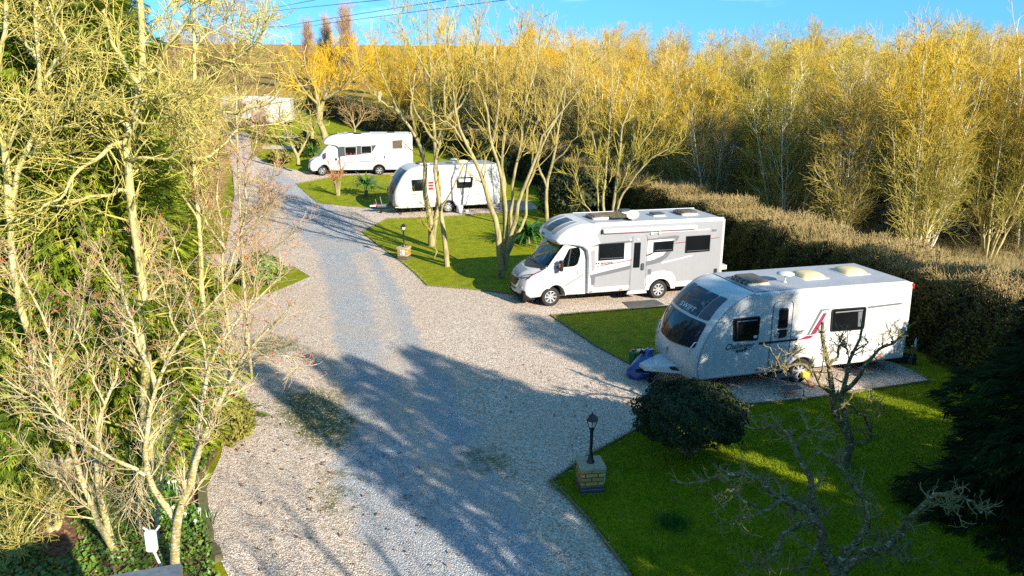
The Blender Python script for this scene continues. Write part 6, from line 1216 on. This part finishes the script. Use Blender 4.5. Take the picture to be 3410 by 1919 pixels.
p = at(850, 492); hand_tree('dogwood_shrub', 'upright shrub with bare red stems on the lawn before the all white motorhome', 'shrub', [(np.array([(p[0]+.10*math.cos(a), p[1]+.10*math.sin(a), p[2]-.05), (p[0]+.2*math.cos(a), p[1]+.2*math.sin(a), p[2]+.9), (p[0]+(.3+.35*abs(math.sin(a*2)))*math.cos(a), p[1]+.6*math.sin(a), p[2]+1.7+.5*math.sin(a*5))]), .035, .008) for a in np.linspace(0, 6, 16)], 'driveside', 'red', [(4, .7, 22, .1, .08, 4, .6, .011, .3, 1), (4, .4, 25, .1, .08, 3, .8, .009, .2, 1)], 95)
bush('tall_tree', 'tall leafy tree behind the viewer that dapples the near caravan', 'tree', 25.3, -4.8, 1.55, 2.2, 14.6, 800, 31, 'darkleaf', .13, 5)
# bottom left bed: ground cover, litter, daffodils
def scatter(poly, n, g):
    P = np.array(poly); o = np.zeros((0, 2))
    while len(o) < n: q = g.uniform(P.min(0), P.max(0), (n*2, 2)); o = np.concatenate([o, q[inside(q, poly)]])
    return o[:n]
BED = A((500, 1210), (520, 1330), (540, 1440), (600, 1560), (-200, 1650), (-420, 1300), (-250, 1000), (100, 860), (400, 800), (520, 860), (535, 950), (560, 1070), (545, 1150))
g = np.random.default_rng(8)
tag(link('bed_soil', np_mesh('bed_soil', *(lambda VT: ([(v[0], v[1], .02) for v in VT[0]], VT[1]))(fill2d(BED))), M['litter']), kind='structure')
def clumps(poly, n, hgt, g, sc=1.6):
    q = scatter(poly, n, g); f = np.sin(q[:, 0]*sc+1)*np.cos(q[:, 1]*sc*1.2)+.5*np.sin(q[:, 0]*sc*2.7+q[:, 1]*sc*2.1); k = f > -.75; q, f = q[k], f[k]
    return np.concatenate([q, (.03+hgt*np.clip(.4+f*.5, .05, 1)*g.uniform(.1, 1, len(q)))[:, None]], 1)
c = clumps(BED, 46000, .32, g); tag(link('ground_cover', cards(c, unit(np.array([0, -.2, 1])+g.normal(size=c.shape)*.55), .032, g, 1.1), M['ivy']), kind='stuff')
q = scatter(BED, 9000, g); c = np.concatenate([q, g.uniform(.03, .06, (len(q), 1))], 1); tag(link('leaf_litter', cards(c, unit(np.array([0, 0, 1])+g.normal(size=c.shape)*.4), .03, g), M['litter']), kind='stuff')
for k, (u, v, n, nf, lab) in enumerate(((492, 1335, 14, 4, 'clump of green daffodil leaves against the mossy kerb stone'), (425, 1310, 10, 2, 'daffodil leaf clump right behind the forked birch trunk'), (420, 1255, 9, 3, 'daffodil leaf clump farther back in the left bed'), (640, 690, 12, 8, 'clump of pale daffodils in the left lawn patch'))):
    p = at(u, v); flowers('daffodil_clump', lab, 'flowers', p[0], p[1], n, .28, .34, nf, 30+k, 'dafw', 'daffodil clumps')
# grass blades on the nearest lawn and rough grass along edges
NEAR = DRIVE[2:12]+A((2700, 960), (2900, 1450), (1650, 1500)); g = np.random.default_rng(9)
M['grass'] = leaf('grass blades', [(.07, .13, .002), (.15, .22, .002), (.23, .28, .006)], 1.2, .7)
def grass(name, q, h, g, m='grass'):
    n = len(q); p = np.concatenate([q, np.array([terr(y) for y in q[:, 1]])[:, None] if q[:, 1].max() > 36 else np.zeros((n, 1))], 1); a = g.uniform(0, 6.28, n); s = np.stack([np.cos(a), np.sin(a), 0*a], 1)*.006; L = np.stack([g.normal(size=n)*.5, g.normal(size=n)*.5, np.ones(n)], 1)*(h*g.uniform(.5, 1.3, n))[:, None]
    return tag(link(name, np_mesh(name, np.stack([p-s, p+s, p+L], 1).reshape(-1, 3), F3=np.arange(n*3).reshape(-1, 3)), M[m]), kind='stuff')
grass('grass', scatter(NEAR, 150000, g), .045, g)
tuft = at(1690, 1320); q = tuft[:2]+g.normal(size=(500, 2))*.13; M['tuft'] = plain('dark grass tuft', (.02, .11, .012), .6, .3, 9); grass('grass_tuft', q, .16, g, 'tuft')
q = np.concatenate([np.array(a)+(np.array(b)-np.array(a))*t+g.normal(size=2)*.05 for a, b in zip(DRIVE[2:11]+DRIVE[14:20]+DRIVE[22:31]+DRIVE[34:40], DRIVE[3:12]+DRIVE[15:21]+DRIVE[23:32]+DRIVE[35:41]) for t in g.uniform(0, 1, 260)]).reshape(-1, 2); grass('edge_grass', q, .07, g)
RG2 = [(hx(22)+2, 22), (hx(30)+2.4, 30), (hx(37)+2.4, 37), (26, 42), (36, 44), (38, 34), (30, 26)]
grass('rough_grass', scatter(RG2, 60000, g), .55, g, 'straw')
# distant white vans, houses on the hill, overhead cables
_h = None
for lab, u, v, rz, wv in (('distant white van seen through branches at the top of the drive, right one', 690, 316, 186, 1), ('distant white van partly hidden by branches at the top of the drive, left one', 598, 318, 170, 1)):
    p = at(u, v); src = [o for o in bpy.data.objects if o.get('category') == ('caravan' if u > 650 else 'motorhome')][1]; c = copy_tree(src); c.location = (p[0]+1.4*wv, p[1]+1.0, p[2]); c.rotation_euler = (0, 0, RAD(rz)); c['label'] = lab; c['group'] = 'white vans far up the drive'; c['category'] = 'van'
M['hillwall'] = plain('far white wall', (.72, .72, .68), .7, .08, 1); M['hillbrick'] = plain('far brick wall', (.42, .20, .11), .8, .15, 1); M['tiles'] = plain('far roof tiles', (.30, .13, .07), .8, .2, 1); M['slate'] = plain('far slate roof', (.17, .16, .16), .8, .2, 1)
def house(label, u, v, y, lx, ly, h, wm, rm, rz=0, pitch=.5):
    q = P3(u, v, y); root = empty('house', (q[0], y, q[2]), rz, label, 'house', 'houses on the far hill'); MB().box((-lx/2, -ly/2, -6), (lx/2, ly/2, h)).build('wall', M[wm], root, 20)
    k = ly*.5*pitch; MB().rings([[(-lx/2-.3, -ly/2-.3, h), (-lx/2-.3, 0, h+k), (-lx/2-.3, ly/2+.3, h)], [(lx/2+.3, -ly/2-.3, h), (lx/2+.3, 0, h+k), (lx/2+.3, ly/2+.3, h)]]).build('roof', M[rm], root, 20)
    for x in np.arange(-lx/2+1.4, lx/2-1, 3.2): w_ = MB().box((x-.55, -ly/2-.05, .9), (x+.55, -ly/2+.02, 2.1)).build('window', M['white2'], root, 20); MB().box((x-.45, -ly/2-.08, 1.0), (x+.45, -ly/2-.05, 2.0)).build('pane', M['acrylic'], w_, 20)
house('long low white building on the far hill beyond the golden willow', 1133, 214, 300, 13, 7, 2.4, 'hillwall', 'hillwall', .05, .25)
house('red brick house with tiled roof on the far hill', 1272, 212, 290, 9, 8, 3.6, 'hillbrick', 'tiles', .4)
house('pale gabled house between the red one and the white building on the hill', 1208, 206, 320, 8, 7, 3.0, 'hillwall', 'tiles', -.3)
for k, (a, b, c, lab) in enumerate((((780, 52), (905, 28), (1090, -8), 'highest overhead cable in the sky, left of centre'), ((800, 36), (905, 37), (1290, -2), 'second overhead cable from the top, sagging to the left'), ((820, 92), (925, 90), (1490, 0), 'third overhead cable crossing the bare treetops'), ((840, 88), (1000, 90), (1700, -2), 'lowest overhead cable running farthest to the right'))):
    p0, p2 = P3(*a, 150), P3(*c, 75); p1 = P3(*b, 138); d = p2-p1; pts = [p0-(p1-p0)*2]+[p0]+[p1+d*t-np.array([0, 0, 1.0])*0 for t in (0, .25, .5, .75, 1)]+[p2+d*.5]
    tag(MB().tube(catmull(pts, 4), .035, 5).build('overhead_cable', M['black'], None, 60), lab, 'cable', 'overhead cables')

EDG = [np.array(a)+(np.array(b)-np.array(a))*t+g.normal(size=2)*.07 for a, b in zip(DRIVE[2:12]+DRIVE[14:20]+DRIVE[22:31], DRIVE[3:13]+DRIVE[15:21]+DRIVE[23:32]) for t in g.uniform(0, 1, 60)]
q = np.array(EDG); n = len(q); s_ = g.uniform(.010, .022, (n, 1)); c = np.concatenate([q, np.full((n, 1), .03)], 1); oc = np.array([(1, 0, 0), (0, 1, 0), (-1, 0, 0), (0, -1, 0), (0, 0, .7), (0, 0, -.7)])
V = (c[:, None]+oc[None]*s_[:, None]*g.uniform(.6, 1.2, (n, 6, 1))); F = np.array([(0, 1, 4), (1, 2, 4), (2, 3, 4), (3, 0, 4), (1, 0, 5), (2, 1, 5), (3, 2, 5), (0, 3, 5)])
M['pebble'] = leaf('loose pale stones', [(.22, .18, .13), (.38, .31, .25), (.50, .43, .35)], 9, .9)
tag(link('loose_stones', np_mesh('loose_stones', V.reshape(-1, 3), F3=(np.arange(n)[:, None, None]*6+F[None]).reshape(-1, 3)), M['pebble']), kind='stuff')
q = np.concatenate([scatter(NEAR, 160, g), scatter(A((560, 1000), (900, 1000), (1300, 1440), (640, 1440)), 260, g), scatter(A((1300, 900), (1640, 1000), (1450, 1150), (1150, 1000)), 60, g)]); c = np.concatenate([q, np.full((len(q), 1), .05)], 1)
tag(link('fallen_leaves', cards(c, unit(np.array([0, 0, 1])+g.normal(size=c.shape)*.5), .024, g), M['litter']), kind='stuff')
